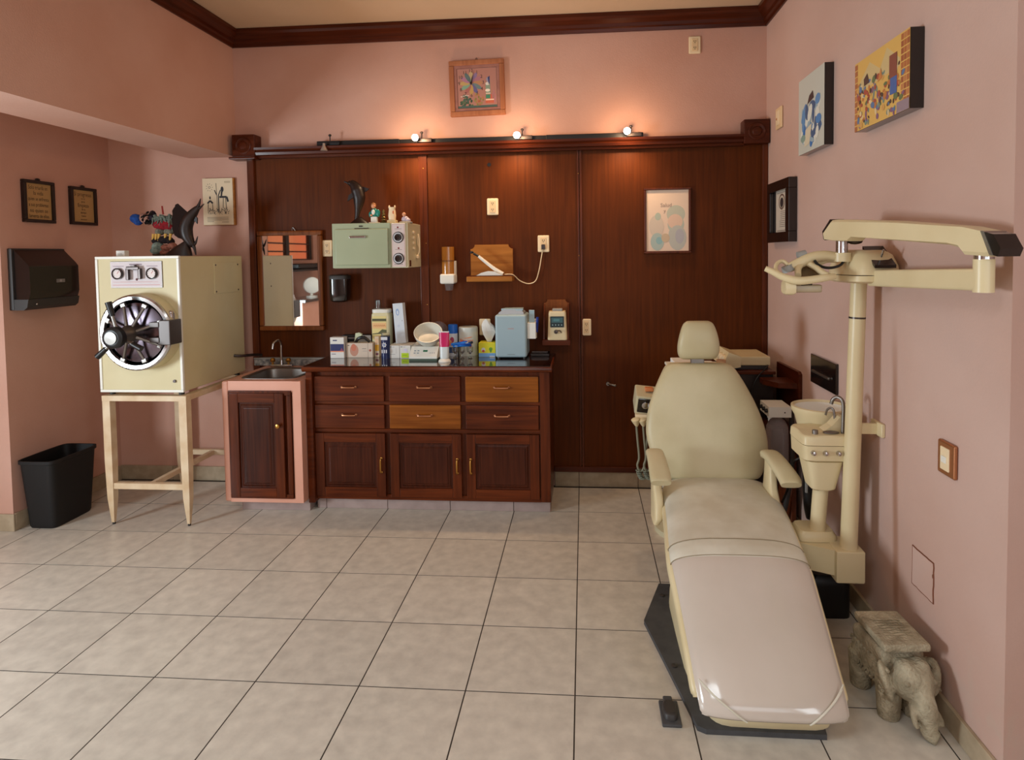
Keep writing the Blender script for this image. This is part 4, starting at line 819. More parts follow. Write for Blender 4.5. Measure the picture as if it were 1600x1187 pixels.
# ------------------------------------------------------------------ things on the worktop
ZW = 0.9458
def carton(name, label, cat, x0, x1, y0, h, depth, col, draw=None, z=ZW, group=None, side=None):
    t = thing(name, label, cat, ((x0 + x1) / 2, y0 + depth / 2, z), group)
    obj('carton', box(BM(), x0, x1, y0, y0 + depth, z, z + h, 0.0015, 1), mat('card_' + name, S(*col), 0.6), t, False)
    if draw:
        a = Art((x0, y0 - 0.0004, z), (1, 0, 0), (0, 0, 1)); draw(a, x1 - x0, h); a.build('label_print', t)
    return t
def d_blue(a, w_, h):
    a.rect(0.002, 0.002, w_ - .002, h - .002, S(228, 224, 216)); a.rect(.002, h * .35, w_ - .002, h * .68, S(36, 40, 96)); a.rect(.002, h * .30, w_ - .002, h * .35, S(230, 140, 100)); a.poly([(w_ * .7, h * .36), (w_ * .95, h * .36), (w_ * .83, h * .5)], S(140, 60, 90)); a.rect(w_ * .2, h * .82, w_ * .5, h * .88, S(90, 90, 120)); a.rect(w_ * .1, h * .18, w_ * .4, h * .22, S(150, 140, 150))
carton('medicine_box', 'white and navy carton at the left end of the worktop', 'box', -1.674, -1.577, 1.835, .143, .06, (222, 216, 210), d_blue)
def d_gauze(a, w_, h):
    a.rect(.002, .002, w_ - .002, h - .002, S(216, 196, 176)); a.ell(w_ * .3, h * .5, .03, .04, S(196, 140, 116), 14); a.ell(w_ * .28, h * .7, .018, .025, S(206, 120, 90), 14); a.rect(w_ * .05, h * .82, w_ * .12, h * .87, S(90, 80, 80)); a.rect(w_ * .6, h * .6, w_ * .75, h * .63, S(110, 100, 100)); a.rect(w_ * .62, h * .45, w_ * .78, h * .47, S(150, 140, 140)); a.line([(w_ * .82, 0.002), (w_ * .82, h - .002)], .002, S(150, 130, 120)); a.ell(w_ * .9, h * .5, .008, .008, S(170, 90, 70))
gb = carton('glove_box', 'cream glove box with black gloves poking from its top beside the navy carton', 'box', -1.571, -1.386, 1.858, .1, .07, (214, 198, 178), d_gauze)
b = BM(); tube(b, [(-1.52, 1.9, 1.046), (-1.49, 1.88, 1.075), (-1.45, 1.88, 1.08), (-1.415, 1.885, 1.05)], lambda t: .012 - .004 * abs(t - .5), 8); obj('black_glove', b, M['black'], gb)
b = BM(); prism(b, [(-1.53, 1.9, 1.046), (-1.505, 1.9, 1.046), (-1.475, 1.9, 1.10), (-1.495, 1.9, 1.112), (-1.52, 1.9, 1.108)], (0, .02, 0)); obj('paper_flap', b, mat('pale_green_paper', S(206, 212, 180), .8), gb, False)
def d_pen(a, w_, h): pass
pb = carton('pen_box', 'long black and white carton lying behind the glove box', 'box', -1.64, -1.432, 1.962, .142, .05, (36, 30, 30), lambda a, w_, h: (a.rect(.12, .002, w_ - .002, h - .002, S(206, 206, 206)), a.ell(.02, h * .86, .012, .012, S(210, 206, 200)), a.rect(.045, h * .82, .1, h * .88, S(150, 140, 140))))
carton('narrow_yellow_box', 'narrow yellow and white carton standing between the glove box and the blue canister', 'box', -1.381, -1.35, 1.884, .142, .05, (222, 200, 170), lambda a, w_, h: (a.rect(.002, h * .3, w_ - .002, h * .6, S(220, 160, 30)), a.rect(.004, h * .66, w_ - .004, h * .9, S(230, 190, 150)), a.rect(.006, h * .1, w_ - .006, h * .2, S(120, 60, 80))))
# blue canister
bc = thing('blue_canister', 'dark blue canister with white swirl print in front of the yellow jar', 'canister', (-1.288, 1.835, ZW))
b = BM(); cyl(b, (-1.288, 1.835, ZW), (-1.288, 1.835, ZW + .15), .0305, n=28); obj('can', b, mat('navy_tin', S(30, 40, 84), .3), bc)
b = BM(); lathe(b, [(.031, 0), (.031, .006), (.028, .008), (.026, .022), (.001, .023)], (-1.288, 1.835, ZW + .15)); obj('lid', b, M['clearplastic'], bc)
a = Art((-1.288, 1.8035, ZW), (1, 0, 0), (0, 0, 1)); Wt = S(220, 220, 226)
a.rect(-.022, .148 - .02, .022, .148, S(214, 214, 220))
for k in range(7): an = k * 0.9; a.ell(.011 * math.cos(an), .095 + .012 * math.sin(an), .006, .004, Wt, 8, an)
a.ell(0, .095, .005, .005, S(120, 150, 200)); 
for x_ in (-.018, -.004, .010): a.rect(x_, .04, x_ + .008, .062, Wt)
a.build('label_print', bc)
# candy jar
cj = thing('cotton_jar', 'square clear jar with pale yellow label and white lid at the back of the worktop', 'jar', (-1.36, 1.99, ZW))
b = BM(); loft(b, [ring(Vector((-1.358, 1.985, z)), Vector((1, 0, 0)), Vector((0, 1, 0)), 28, r_, r_ * .75, 6) for z, r_ in ((ZW, .062), (ZW + .1, .064), (ZW + .25, .066), (ZW + .285, .064), (ZW + .30, .056))]); obj('jar_body', b, mat('cream_contents', S(224, 214, 170), .2, coat=.5), cj, True, 50)
b = BM(); loft(b, [ring(Vector((-1.358, 1.985, z)), Vector((1, 0, 0)), Vector((0, 1, 0)), 28, r_, r_ * .75, 4) for z, r_ in ((ZW + .298, .062), (ZW + .318, .062), (ZW + .322, .058))]); obj('lid', b, M['white'], cj, True, 50)
a = Art((-1.413, 1.9355, ZW + .11), (1, 0, 0), (0, 0, 1)); a.rect(0, 0, .1, .165, S(228, 210, 140)); a.rect(0, .13, .1, .148, S(86, 84, 50)); a.poly([(0, .045), (.04, .05), (.07, .075), (.1, .07), (.1, .042), (0, .04)], S(92, 92, 56)); a.rect(0, .08, .1, .12, S(236, 190, 130)); a.line([(.008+.007*k,.094+.012*(k%2)) for k in range(13)], .003, S(206,130,80)); a.build('label_print', cj)
gl = thing('small_glass', 'small clear glass standing upside down on the jar lid', 'glass', (-1.38, 1.985, ZW + .322))
b = BM(); lathe(b, [(.021, 0), (.019, .06), (.017, .061), (.019, .002)], (-1.385, 1.985, ZW + .3225), n=18, cap=False); obj('tumbler', b, M['glass'], gl)
# paper roll box
wr = thing('tall_white_box', 'tall narrow white carton leaning beside the jar with yellow label', 'box', (-1.225, 1.95, ZW + .09))
mt = xf((-1.21, 1.955, 1.034), (math.radians(-2), math.radians(-4.5), 0))
obj('carton', box(BM(), -.035, .035, -.03, .03, 0, .275, .001, 1, mt), mat('white_card_blue', S(214, 222, 230), .6), wr, False)
a = Art(mt @ Vector((-.035, -.0304, 0)), mt.to_3x3() @ Vector((1, 0, 0)), mt.to_3x3() @ Vector((0, 0, 1))); a.ell(.03, .215, .012, .024, S(150, 176, 214)); a.ell(.03, .212, .006, .014, S(216, 222, 230)); a.ell(.03, .12, .007, .007, S(180, 196, 220)); a.ell(.03, .12, .004, .004, S(216, 222, 230)); a.rect(.056, .15, .059, .158, S(120, 120, 140)); a.build('label_print', wr)
for n_, (xa, xb) in enumerate(((-1.268, -1.194), (-1.192, -1.118))):
    def d_w(a, w_, h, n_=n_):
        a.rect(.001, .001, w_ - .001, h - .001, S(222, 218, 210)); a.rect(.006, h - .012, .02, h - .008, S(90, 90, 90)); a.rect(.024, h - .012, .04, h - .009, S(170, 170, 170)); a.rect(w_ * .7, h * .35, w_ * .72, h * .8, S(180, 176, 170)); a.rect(.012, h * .3, .045, h * .33, S(140, 140, 140))
        if n_: a.rect(.012, .004, .062, .036, S(190, 220, 20)); a.rect(.018, .02, .05, .023, S(120, 150, 30)); a.rect(.03, .045, .05, .065, S(214, 206, 226))
    carton('film_box', 'small white carton with a lime green label in front of the tall white box' if n_ else 'small plain white carton beside the blue canister', 'box', xa, xb, 1.832, .087, .15, (222, 218, 208), d_w, group='white film cartons')

# digital scale with bowl
ds = thing('kitchen_scale', 'white electronic scale with a tilted translucent bowl on the worktop', 'scale', (-1.01, 1.82, ZW))
b = BM(); loft(b, [[Vector((xa, ya, z)) for xa, ya in ((-1.10 + i_, 1.735 + j_), (-.915 - i_, 1.735 + j_), (-.925 - i_, 1.92 - i_), (-1.09 + i_, 1.92 - i_))] for z, i_, j_ in ((ZW, 0, 0), (ZW + .014, 0, 0))]); obj('base', b, mat('dark_green_grey', S(80, 96, 84), .5), ds, False)
b = BM(); prism(b, [(-1.10, 1.735, ZW + .014), (-1.10, 1.735, ZW + .028), (-1.10, 1.80, ZW + .085), (-1.10, 1.92, ZW + .1), (-1.10, 1.92, ZW + .014)], (.185, 0, 0)); obj('housing', b, M['white'], ds, False)
nn = Vector((0, -.057, .065)).normalized(); vv = Vector((0, .065, .057)).normalized()
a = Art(Vector((-1.10, 1.735, ZW + .028)) + nn * .0005, (1, 0, 0), vv); a.rect(.085, .04, .115, .055, S(20, 100, 66))
for r_ in range(2):
    for k in range(2): a.rect(.025 + .022 * k, .025 + .02 * r_, .038 + .022 * k, .033 + .02 * r_, S(140, 156, 166))
for k in range(3): a.ell(.135 + .014 * k, .03, .004, .004, S(170, 170, 176), 8)
a.build('keypad_print', ds)
bw = thing('plastic_bowl', 'translucent white plastic bowl tilted on the electronic scale', 'bowl', (-1.0, 1.83, ZW + .1))
mt = xf((-.995, 1.845, ZW + .122), (math.radians(38), math.radians(8), 0))
b = BM(); lathe(b, [(.05, 0), (.072, .012), (.09, .05), (.094, .075), (.09, .075), (.084, .05), (.066, .018), (.001, .012)], (0, 0, 0), n=36); b.transform(mt); obj('bowl', b, mat('translucent_white', S(224, 224, 212), .25, trans=.15), bw)
pc_ = thing('clear_lid', 'clear plastic container lid standing behind the tilted bowl', 'lid', (-.93, 1.96, ZW))
b = BM(); mt = xf((-.955, 1.985, ZW + .17), (math.radians(80), 0, 0)); lathe(b, [(.06, 0), (.06, .03), (.057, .03), (.057, .002), (.001, .002)], (0, 0, 0), n=28, cap=False); b.transform(mt)
box(b, -1.0, -.91, 1.985, 1.99, ZW, ZW + .13); obj('lid_shell', b, M['clearplastic'], pc_, False)
# tubes, canisters
def can(name, label, cat, x, y, h, r, col, capcol, caph, draw=None, capr=None):
    t = thing(name, label, cat, (x, y, ZW)); b = BM(); cyl(b, (x, y, ZW), (x, y, ZW + h - caph), r, n=28); obj('body', b, mat('body_' + name, S(*col), .35), t)
    b = BM(); cr = capr or r; lathe(b, [(cr, h - caph), (cr, h - .006), (cr - .004, h), (.001, h)], (x, y, ZW), n=28); obj('cap', b, mat('cap_' + name, S(*capcol), .35), t)
    if draw: 
        a = Art((x - r * .8, y - r - .0006, ZW), (1, 0, 0), (0, 0, 1)); draw(a, r * 1.6, h); a.build('label_print', t)
    return t
rt = thing('toothpaste_tube', 'white and magenta toothpaste tube standing on a white flip cap', 'tube', (-.86, 1.70, ZW))
b = BM(); lathe(b, [(.04, 0), (.04, .006), (.034, .014), (.022, .024), (.001, .026)], (-.857, 1.705, ZW), n=24); obj('cap', b, M['white'], rt)
b = BM(); loft(b, [ring(Vector((-.857, 1.705, z)), Vector((1, 0, 0)), Vector((0, 1, 0)), 24, a_, b_, 2.2) for z, a_, b_ in ((ZW + .02, .026, .024), (ZW + .03, .029, .025), (ZW + .12, .031, .014), (ZW + .19, .033, .003), (ZW + .197, .033, .002))]); obj('tube_body', b, mat('white_tube', S(214, 222, 220), .3), rt)
b = BM(); loft(b, [ring(Vector((-.857, 1.7045, z)), Vector((1, 0, 0)), Vector((0, 1, 0)), 24, a_, b_, 2.2) for z, a_, b_ in ((ZW + .098, .0315, .0185), (ZW + .12, .0318, .0152), (ZW + .19, .0335, .0045))]); obj('magenta_band', b, mat('magenta_print', S(196, 20, 90), .3), rt)
can('spray_can', 'white spray can with a bright blue cap behind the toothpaste tube', 'can', -.855, 1.965, .213, .033, (214, 218, 224), (20, 100, 200), .06, lambda a, w_, h: (a.rect(0, .02, w_, .06, S(60, 84, 130)), a.ell(w_ * .5, .11, .014, .02, S(170, 60, 90)), a.ell(w_ * .25, .09, .012, .02, S(230, 140, 90))))
can('wipes_tub', 'white wipes tub with orange lettering next to the blue capped can', 'tub', -.752, 1.985, .195, .066, (214, 216, 204), (208, 214, 206), .03, lambda a, w_, h: (a.ell(.02, .09, .012, .022, S(236, 140, 80)), a.text('Bencent', w_ * .5, .108, .028, S(220, 90, 40)), a.poly([(.02, .12), (w_ * .9, .135), (w_ * .7, .122)], S(236, 150, 100)), a.ell(w_ * .75, .075, .01, .02, S(236, 150, 100)), a.ell(w_ * .3, .1, .006, .006, S(70, 60, 150))))
# little jars with blue brush lying over
for n_, (x_, lab) in enumerate(((-.815, 'small clear glass jar nearest the toothpaste tube'), (-.77, 'middle one of the three little glass jars under the blue brushes'), (-.715, 'small clear glass jar nearest the yellow tissue box'))):
    t = thing('glass_jar', lab, 'jar', (x_, 1.84, ZW), 'small glass jars'); b = BM(); lathe(b, [(.004, .0), (.018, .002), (.006, .012), (.006, .03), (.02, .045), (.021, .075), (.019, .075), (.018, .046), (.001, .042)], (x_, 1.84, ZW), n=16); obj('goblet', b, M['glass'], t)
br = thing('blue_applicators', 'bundle of blue and white applicator sticks lying across the small jars', 'applicators', (-.77, 1.84, ZW + .076))
for k in range(11):
    x_ = -.84 + random.random() * .06; dz = random.random() * .02
    b = BM(); tube(b, [(x_, 1.81 + random.random() * .05, ZW + .08 + dz), (x_ + .085, 1.82 + random.random() * .05, ZW + .078 + random.random() * .03)], .0085, 8, smooth=False)
    obj('stick', b, mat('stick_%d' % k, S(*[(16, 86, 190), (24, 110, 205), (16, 80, 180), (214, 220, 226), (30, 120, 210), (24, 40, 60)][k % 6]), .4), br)
# ivory cup box on the outlet side is the wall outlet; tissue box
def d_ts(a, w_, h):
    a.rect(.001, .001, w_ - .001, h * .28, S(120, 170, 220)); a.rect(.001, h * .28, w_ - .001, h - .001, S(222, 214, 40))
    a.ell(w_ * .28, h * .5, .014, .016, S(220, 220, 210)); a.ell(w_ * .28, h * .42, .01, .008, S(200, 80, 60)); a.ell(w_ * .72, h * .56, .012, .012, S(110, 160, 40)); a.ell(w_ * .72, h * .44, .007, .012, S(90, 140, 40)); a.rect(w_ * .65, .002, w_ * .95, .008, S(230, 230, 230))
tb = carton('tissue_box', 'bright yellow and blue tissue box with a white tissue pulled up', 'box', -.664, -.55, 1.884, .097, .105, (216, 206, 40), d_ts)
b = BM(); n_ = 9; rs = []
for z, r_, cx_ in ((ZW + .095, .014, -.60), (ZW + .13, .03, -.60), (ZW + .165, .042, -.595), (ZW + .20, .036, -.605), (ZW + .225, .02, -.615), (ZW + .24, .004, -.618)):
    rs.append([Vector((cx_ + r_ * math.cos(2 * math.pi * k / 10) * (1 + .25 * (k % 2)), 1.935 + .5 * r_ * math.sin(2 * math.pi * k / 10), z + .006 * (k % 3))) for k in range(10)])
loft(b, rs); obj('tissue', b, M['whitepaper'], tb, False)
# grey countertop cabinet
gx = thing('grey_machine', 'pale blue grey upright machine with rounded edges on the worktop', 'machine', (-.435, 1.9, ZW))
obj('case', box(BM(), -.54, -.331, 1.808, 2.02, ZW + .008, ZW + .292, .016, 4), M['ltgrey'], gx)
for x_ in (-.52, -.35):
    b = BM(); cyl(b, (x_, 1.84, ZW), (x_, 1.84, ZW + .012), .012, n=12); obj('foot', b, M['black'], gx)
a = Art((-.54, 1.8076, ZW), (1, 0, 0), (0, 0, 1)); a.line([(.085+.004*k,.197+.006*(k%2)) for k in range(11)], .002, S(196,140,136)); a.rect(.08, .028, .13, .031, S(120, 126, 130)); a.build('badge_print', gx)
tr = thing('folded_tray', 'crinkled silver plastic pouch lying on top of the pale grey machine', 'pouch', (-.43, 1.88, ZW + .292))
b = BM(); loft(b, [[Vector((x_, y_, ZW + .2925 + dz)) for x_, y_ in ((-.52 + q, 1.83), (-.35 - q * .5, 1.83), (-.345 - q, 1.95), (-.51 + q, 1.95))] for dz, q in ((0, 0), (.012, .004), (.026, .025), (.032, .05))]); obj('pouch', b, mat('silver_pouch', S(196, 206, 212), .18, .4), tr, False)
b = BM(); loft(b, [[Vector((x_, y_, ZW + .31 + dz)) for x_, y_ in ((-.50, 1.84), (-.355, 1.825), (-.36, 1.93), (-.48, 1.94))] for dz in (0.008, .02)]); obj('leaflet', b, M['ltgrey'], tr, False)
ph = thing('pen_holder', 'white wall rack with a white card and blue pen beside the grey machine', 'holder', (-.295, 1.87, ZW + .13))
b = BM(); box(b, -.329, -.272, 1.83, 1.92, ZW + .13, ZW + .235, .003, 2); box(b, -.329, -.275, 1.95, 1.965, ZW + .12, ZW + .25); obj('rack', b, M['white'], ph)
obj('card', box(BM(), -.318, -.282, 1.86, 1.866, ZW + .235, ZW + .318, .001, 1, None), M['ltgrey'], ph, False)
b = BM(); cyl(b, (-.27, 1.87, ZW + .17), (-.262, 1.86, ZW + .27), .009, n=10); obj('pen', b, mat('blue_pen', S(20, 50, 140), .4), ph)
pt = thing('worktop_tray', 'dark low tray on the worktop between the grey machine and the monitor shelf', 'tray', (-.25, 1.93, ZW))
b = BM(); box(b, -.315, -.19, 1.90, 2.02, ZW, ZW + .02, .004, 2); obj('tray', b, M['carved'], pt)
obj('instrument', box(BM(), -.31, -.2, 1.93, 1.95, ZW + .02, ZW + .03, .003, 2), M['darkmetal'], pt)

# ------------------------------------------------------------------ dental chair
dc = thing('dental_chair', 'beige reclining dental chair with headrest, armrests and plastic covered leg rest', 'dental chair', (0.66, 0.4, 0))
plate = [(.397, .77), (.296, .46), (.345, .22), (.418, -.145), (.445, -.16), (.84, -.16), (.90, .2), (.96, .46), (.9, .77)]
bp_ = obj('base_plate', prism(BM(), [(x_, y_, 0.001) for x_, y_ in plate], (0, 0, .018)), M['rubber'], dc, False)
for x_, y_ in ((.40, .66), (.385, .16)):
    b = BM(); lathe(b, [(.012, 0), (.012, .004), (.006, .006), (.001, .004)], (x_, y_, .019), n=12); obj('bolt', b, M['darkgrey'], bp_)
Ux, Vy = Vector((1, 0, 0)), Vector((0, 1, 0))
b = BM(); rs = []
for z, xa, xb, ya, yb in ((.019, .45, .89, -.145, .60), (.06, .447, .885, -.15, .60), (.10, .452, .88, -.13, .56), (.18, .46, .87, .02, .50), (.26, .47, .86, .12, .46), (.40, .50, .83, .20, .60)):
    rs.append(ring(Vector(((xa + xb) / 2, (ya + yb) / 2, z)), Ux, Vy, 32, (xb - xa) / 2, (yb - ya) / 2, 7))
loft(b, rs); obj('pedestal', b, M['cream'], dc, True, 50)
b = BM(); rs = [ring(Vector((.655, .36, z)), Ux, Vy, 32, a_, b_, 7) for z, a_, b_ in ((.019, .235, .33), (.09, .232, .325), (.15, .222, .30))]; loft(b, rs); obj('pedestal_skirt', b, M['cream'], dc, True, 50)
# upholstery profile: (y, z, centre x, half width) on the top surface
SEAT = [(1.02, .455, .70, .25), (.96, .485, .70, .262), (.86, .50, .695, .266), (.70, .503, .685, .268), (.5, .497, .668, .266), (.34, .483, .652, .264), (.235, .465, .645, .263)]
LEG = [(.235, .465, .645, .263), (.16, .437, .645, .262), (.06, .376, .647, .256), (-.05, .300, .65, .250), (-.13, .238, .653, .246), (-.19, .185, .656, .243), (-.225, .145, .658, .241), (-.238, .108, .659, .239)]
def dense(P, k=5):
    o = []
    for i in range(len(P) - 1):
        p0, p1, p2, p3 = P[max(i - 1, 0)], P[i], P[i + 1], P[min(i + 2, len(P) - 1)]
        for j in range(k):
            t = j / k; o.append(tuple(.5 * (2 * b_ + (c_ - a_) * t + (2 * a_ - 5 * b_ + 4 * c_ - d_) * t * t + (3 * b_ - a_ - 3 * c_ + d_) * t ** 3) for a_, b_, c_, d_ in zip(p0, p1, p2, p3)))
    return o + [P[-1]]
def slab(P, th, grow=0.0, drop=0.0, p=3.6, crown_=0.018, endround=True, n=36):
    P = dense(P); rs = []
    for i, (y, z, cx, hw) in enumerate(P):
        a = P[max(i - 1, 0)]; c = P[min(i + 1, len(P) - 1)]
        t = Vector((0, c[0] - a[0], c[1] - a[1])).normalized(); nrm = Vector((1, 0, 0)).cross(t); nrm = nrm if nrm.z > 0 or (abs(nrm.z) < .2 and nrm.y < 0) else -nrm
        e = 1.0
        k = min(i, len(P) - 1 - i)
        if endround and k < 2: e = (.86, .96)[k]
        cc = Vector((cx, y, z)) - nrm * (th / 2 + drop)
        r_ = ring(cc, Vector((1, 0, 0)), nrm, n, (hw + grow) * (0.98 if e < 1 else 1), th / 2 * e, p)
        if crown_:
            r_ = [q + nrm * (crown_ * ((q - cc).dot(nrm) > 0) * -abs((q.x - cx) / hw) ** 3) for q in r_]
        rs.append(r_)
    return rs
b = BM(); loft(b, slab(SEAT, .10)); obj('seat', b, M['vinyl_worn'], dc, True, 60)
b = BM(); loft(b, slab(LEG, .095)); leg = obj('leg_rest', b, M['cover'], dc, True, 60, label='glossy plastic covered leg rest')
b = BM(); loft(b, slab([(.285, .4745, .6475, .2645), (.26, .470, .6465, .2642), (.235, .4655, .645, .264), (.21, .457, .645, .264), (.185, .447, .645, .2635)], .105, .002, -.003)); kb_ = obj('knee_band', b, M['vinyl_worn'], dc, True, 60, label='stitched beige strap across the knees')
b = BM(); loft(b, slab([(1.0, .44, .70, .265)] + SEAT[2:] + LEG[1:5] + [(-.18, .195, .656, .245), (-.205, .165, .658, .243)], .075, .014, .048, 5, 0)); obj('shell', b, M['cream'], dc, True, 50)
for yb_ in (.278, .192):
    b = BM(); Pq = [q_ for q_ in slab([(yb_ + .004, .4745 if yb_ > .25 else .4505, .6465, .2645), (yb_ - .004, .4735 if yb_ > .25 else .4475, .6465, .2645)], .106, .0035, -.0035, endround=False)]
    mid_ = [(a_ + c_) / 2 for a_, c_ in zip(Pq[0], Pq[-1])]; tube(b, mid_, .0018, 5, True, False); obj('stitching', b, mat('brown_thread', S(150, 134, 108), .8), kb_)
# stitched corner seams of the leg cover
def leg_pt(u_, s):
    P = dense(LEG); f_ = u_ * (len(P) - 1); i = min(int(f_), len(P) - 2); t = f_ - i
    q = [a_ + (c_ - a_) * t for a_, c_ in zip(P[i], P[i + 1])]; a_, c_ = P[i], P[i + 1]
    tg = Vector((0, c_[0] - a_[0], c_[1] - a_[1])).normalized(); nrm = Vector((1, 0, 0)).cross(tg); nrm = nrm if nrm.z > 0 else -nrm
    return Vector((q[2] + s * q[3], q[0], q[1])) + nrm * (.0015 - .018 * abs(s) ** 3)
for sg in (-1, 1):
    for d_ in (0, .035):
        b = BM(); tube(b, [leg_pt(.66 + .31 * k / 8 + d_ * .8, sg * (.965 - .52 * (k / 8) - d_)) for k in range(9)], .0025, 6); obj('seam', b, M['vinyl_worn'], leg)
# backrest: outline by height
BK_ = [(.465, .92, .69, .215, .05), (.48, .915, .69, .243, .058), (.53, .925, .688, .272, .062), (.60, .94, .682, .298, .064), (.68, .958, .672, .307, .064), (.76, .978, .665, .296, .064), (.84, .998, .66, .272, .062), (.92, 1.018, .657, .236, .06), (.98, 1.034, .655, .204, .058), (1.015, 1.045, .653, .182, .052), (1.032, 1.052, .652, .164, .04), (1.04, 1.06, .651, .145, .018)]
def upright(P, p=2.6):
    P = dense(P, 3); n = Vector((0, -.97, .22)).normalized(); return [ring(Vector((cx, y + .06, z)), Vector((1, 0, 0)), n, 40, hw, th, p) for z, y, cx, hw, th in P]
b = BM(); loft(b, upright(BK_)); bk = obj('backrest', b, M['vinyl'], dc, True, 60)
b = BM(); loft(b, [[q + Vector((0, .05, -.005)) for q in r_] for r_ in upright([(z, y, cx, hw * .97, th * .8) for z, y, cx, hw, th in BK_], 4)]); obj('back_shell', b, M['cream'], bk, True, 60)
HD = [(1.062, 1.05, .648, .075, .02), (1.07, 1.045, .648, .092, .034), (1.095, 1.04, .648, .106, .046), (1.14, 1.036, .648, .108, .05), (1.19, 1.036, .648, .099, .048), (1.23, 1.04, .648, .087, .042), (1.255, 1.046, .648, .074, .032), (1.266, 1.054, .648, .055, .014)]
b = BM(); loft(b, upright(HD, 3)); obj('headrest', b, M['vinyl'], dc, True, 60)
b = BM(); box(b, .61, .68, 1.10, 1.12, .98, 1.12, .004, 2); obj('headrest_bar', b, M['steel'], dc)
for sg, rx, fx_ in ((-1, .385, .392), (1, .935, .972)):
    AP = [(.86, .652, rx, .035), (.83, .668, rx, .042), (.78, .667, rx + (fx_ - rx) * .2, .043), (.70, .645, rx + (fx_ - rx) * .55, .046), (.63, .61, fx_, .049), (.60, .592, fx_, .046)]
    b = BM(); loft(b, slab(AP, .042, 0, 0, 3.0, 0, True, 24)); am = obj('armrest', b, M['vinyl'], dc, True, 60)
    b = BM(); rs = [ring(Vector((x_, y_, z_)), Ux, Vy, 18, a_, c_, 4) for x_, y_, z_, a_, c_ in ((rx + sg * .002, .80, .64, .02, .05), (rx + sg * .0, .80, .58, .02, .05), (rx - sg * .004, .79, .51, .022, .06), (rx - sg * .006, .77, .45, .024, .10), (rx - sg * .002, .74, .39, .022, .10), (rx + sg * .01, .72, .36, .015, .07))]
    loft(b, rs); obj('arm_post', b, M['cream'], am, True, 50)

# foot pedal
fp = thing('foot_pedal', 'dark grey rubber foot pedal on the tiles left of the chair base', 'pedal', (.335, -.08, 0))
obj('base', box(BM(), .302, .369, -.138, -.018, 0, .012, .004, 2), M['rubber'], fp)
b = BM(); box(b, .32, .352, -.03, .005, .001, .012, .003, 1); obj('cable_boss', b, M['rubber'], fp)
b = BM(); loft(b, [ring(Vector((.335, -.078, z)), Ux, Vy, 22, a_, b_, 2.6) for z, a_, b_ in ((.012, .027, .045), (.026, .025, .042), (.034, .018, .032))]); obj('button', b, M['darkgrey'], fp, True, 60)

# ------------------------------------------------------------------ light post with arms and lamp
lp = thing('dental_light', 'cream dental light with jointed arms on a tall post by the right wall', 'dental light', (1.15, .45, 0))
b = BM(); box(b, 1.09, 1.208, .405, .56, .235, .372, .008, 2); obj('base_block', b, M['cream'], lp)
b = BM(); prism(b, [(.895, .56, .26), (.97, .485, .26), (1.10, .42, .26), (1.10, .56, .26), (1.15, .63, .26), (.895, .74, .26)], (0, 0, .108)); obj('support_arm', b, M['cream'], lp, False)
b = BM(); cyl(b, (1.156, .45, .36), (1.188, .45, 1.51), .034, .031, 28); po = obj('post', b, M['cream'], lp)
b = BM(); cyl(b, (1.183, .45, 1.345), (1.1832, .45, 1.352), .0325, n=28); obj('joint_ring', b, M['darkmetal'], po)
obj('wall_strap', box(BM(), 1.19, 1.278, .44, .455, .86, .905, .002, 1), M['cream'], lp, False)
b = BM(); box(b, 1.262, 1.278, .40, .50, .855, .912, .003, 1); obj('wall_plate', b, M['cream'], lp)
# head housing on the post
Pc = Vector((1.175, .45, 0)); Pe = Vector((1.2, -.338, 0)); ad = (Pe - Pc).normalized(); sd_ = Vector((ad.y, -ad.x, 0))
def along(t, s, z): return Pc + ad * t + sd_ * s + Vector((0, 0, z))
b = BM(); rs = [ring(along(.06, 0, z), ad, sd_, 30, a_, b_, 4) for z, a_, b_ in ((1.50, .13, .085), (1.508, .15, .10), (1.53, .152, .102))]; loft(b, rs); obj('housing_base', b, M['cream'], lp, True, 50)
b = BM(); rs = [ring(along(.06 , 0, z), ad, sd_, 30, a_, b_, 3.4) for z, a_, b_ in ((1.533, .152, .102), (1.57, .146, .096), (1.61, .125, .08), (1.628, .095, .06), (1.632, .06, .04))]; loft(b, rs); hs_ = obj('housing_cover', b, M['cream'], lp, True, 50)
b = BM(); prism(b, [along(.12, -.05, 1.645), along(.22, -.05, 1.572), along(.22, .03, 1.572), along(.12, .03, 1.645)], sd_ * 0 + Vector((0, 0, -.012))); pl = obj('switch_panel', b, M['blackgloss'], hs_, False)
b = BM(); cyl(b, along(.185, -.01, 1.60), along(.205, -.01, 1.63), .004, n=8); obj('toggle', b, M['chrome'], pl)
def bar(t0, t1, z0a, z0b, z1a, z1b, hw, s=0.0):
    q = []
    for t, za, zb in ((t0, z0a, z0b), (t1, z1a, z1b)): q.append(ring(along(t, s, (za + zb) / 2), sd_, Vector((0, 0, 1)), 24, hw, (zb - za) / 2, 6))
    return q
b = BM(); loft(b, bar(.16, .79, 1.488, 1.552, 1.506, 1.572, .027)); obj('lower_arm', b, M['cream'], lp, True, 50)
je = along(.788, 0, 0)
b = BM(); cyl(b, (je.x, je.y, 1.502), (je.x, je.y, 1.598), .027, n=28); obj('elbow', b, M['cream'], lp)
b = BM(); cyl(b, (je.x, je.y, 1.598), (je.x, je.y, 1.622), .025, n=28); obj('elbow_collar', b, M['chrome'], lp)
b = BM(); cyl(b, (je.x, je.y, 1.622), (je.x, je.y, 1.64), .02, n=20); obj('elbow_neck', b, M['cream'], lp)
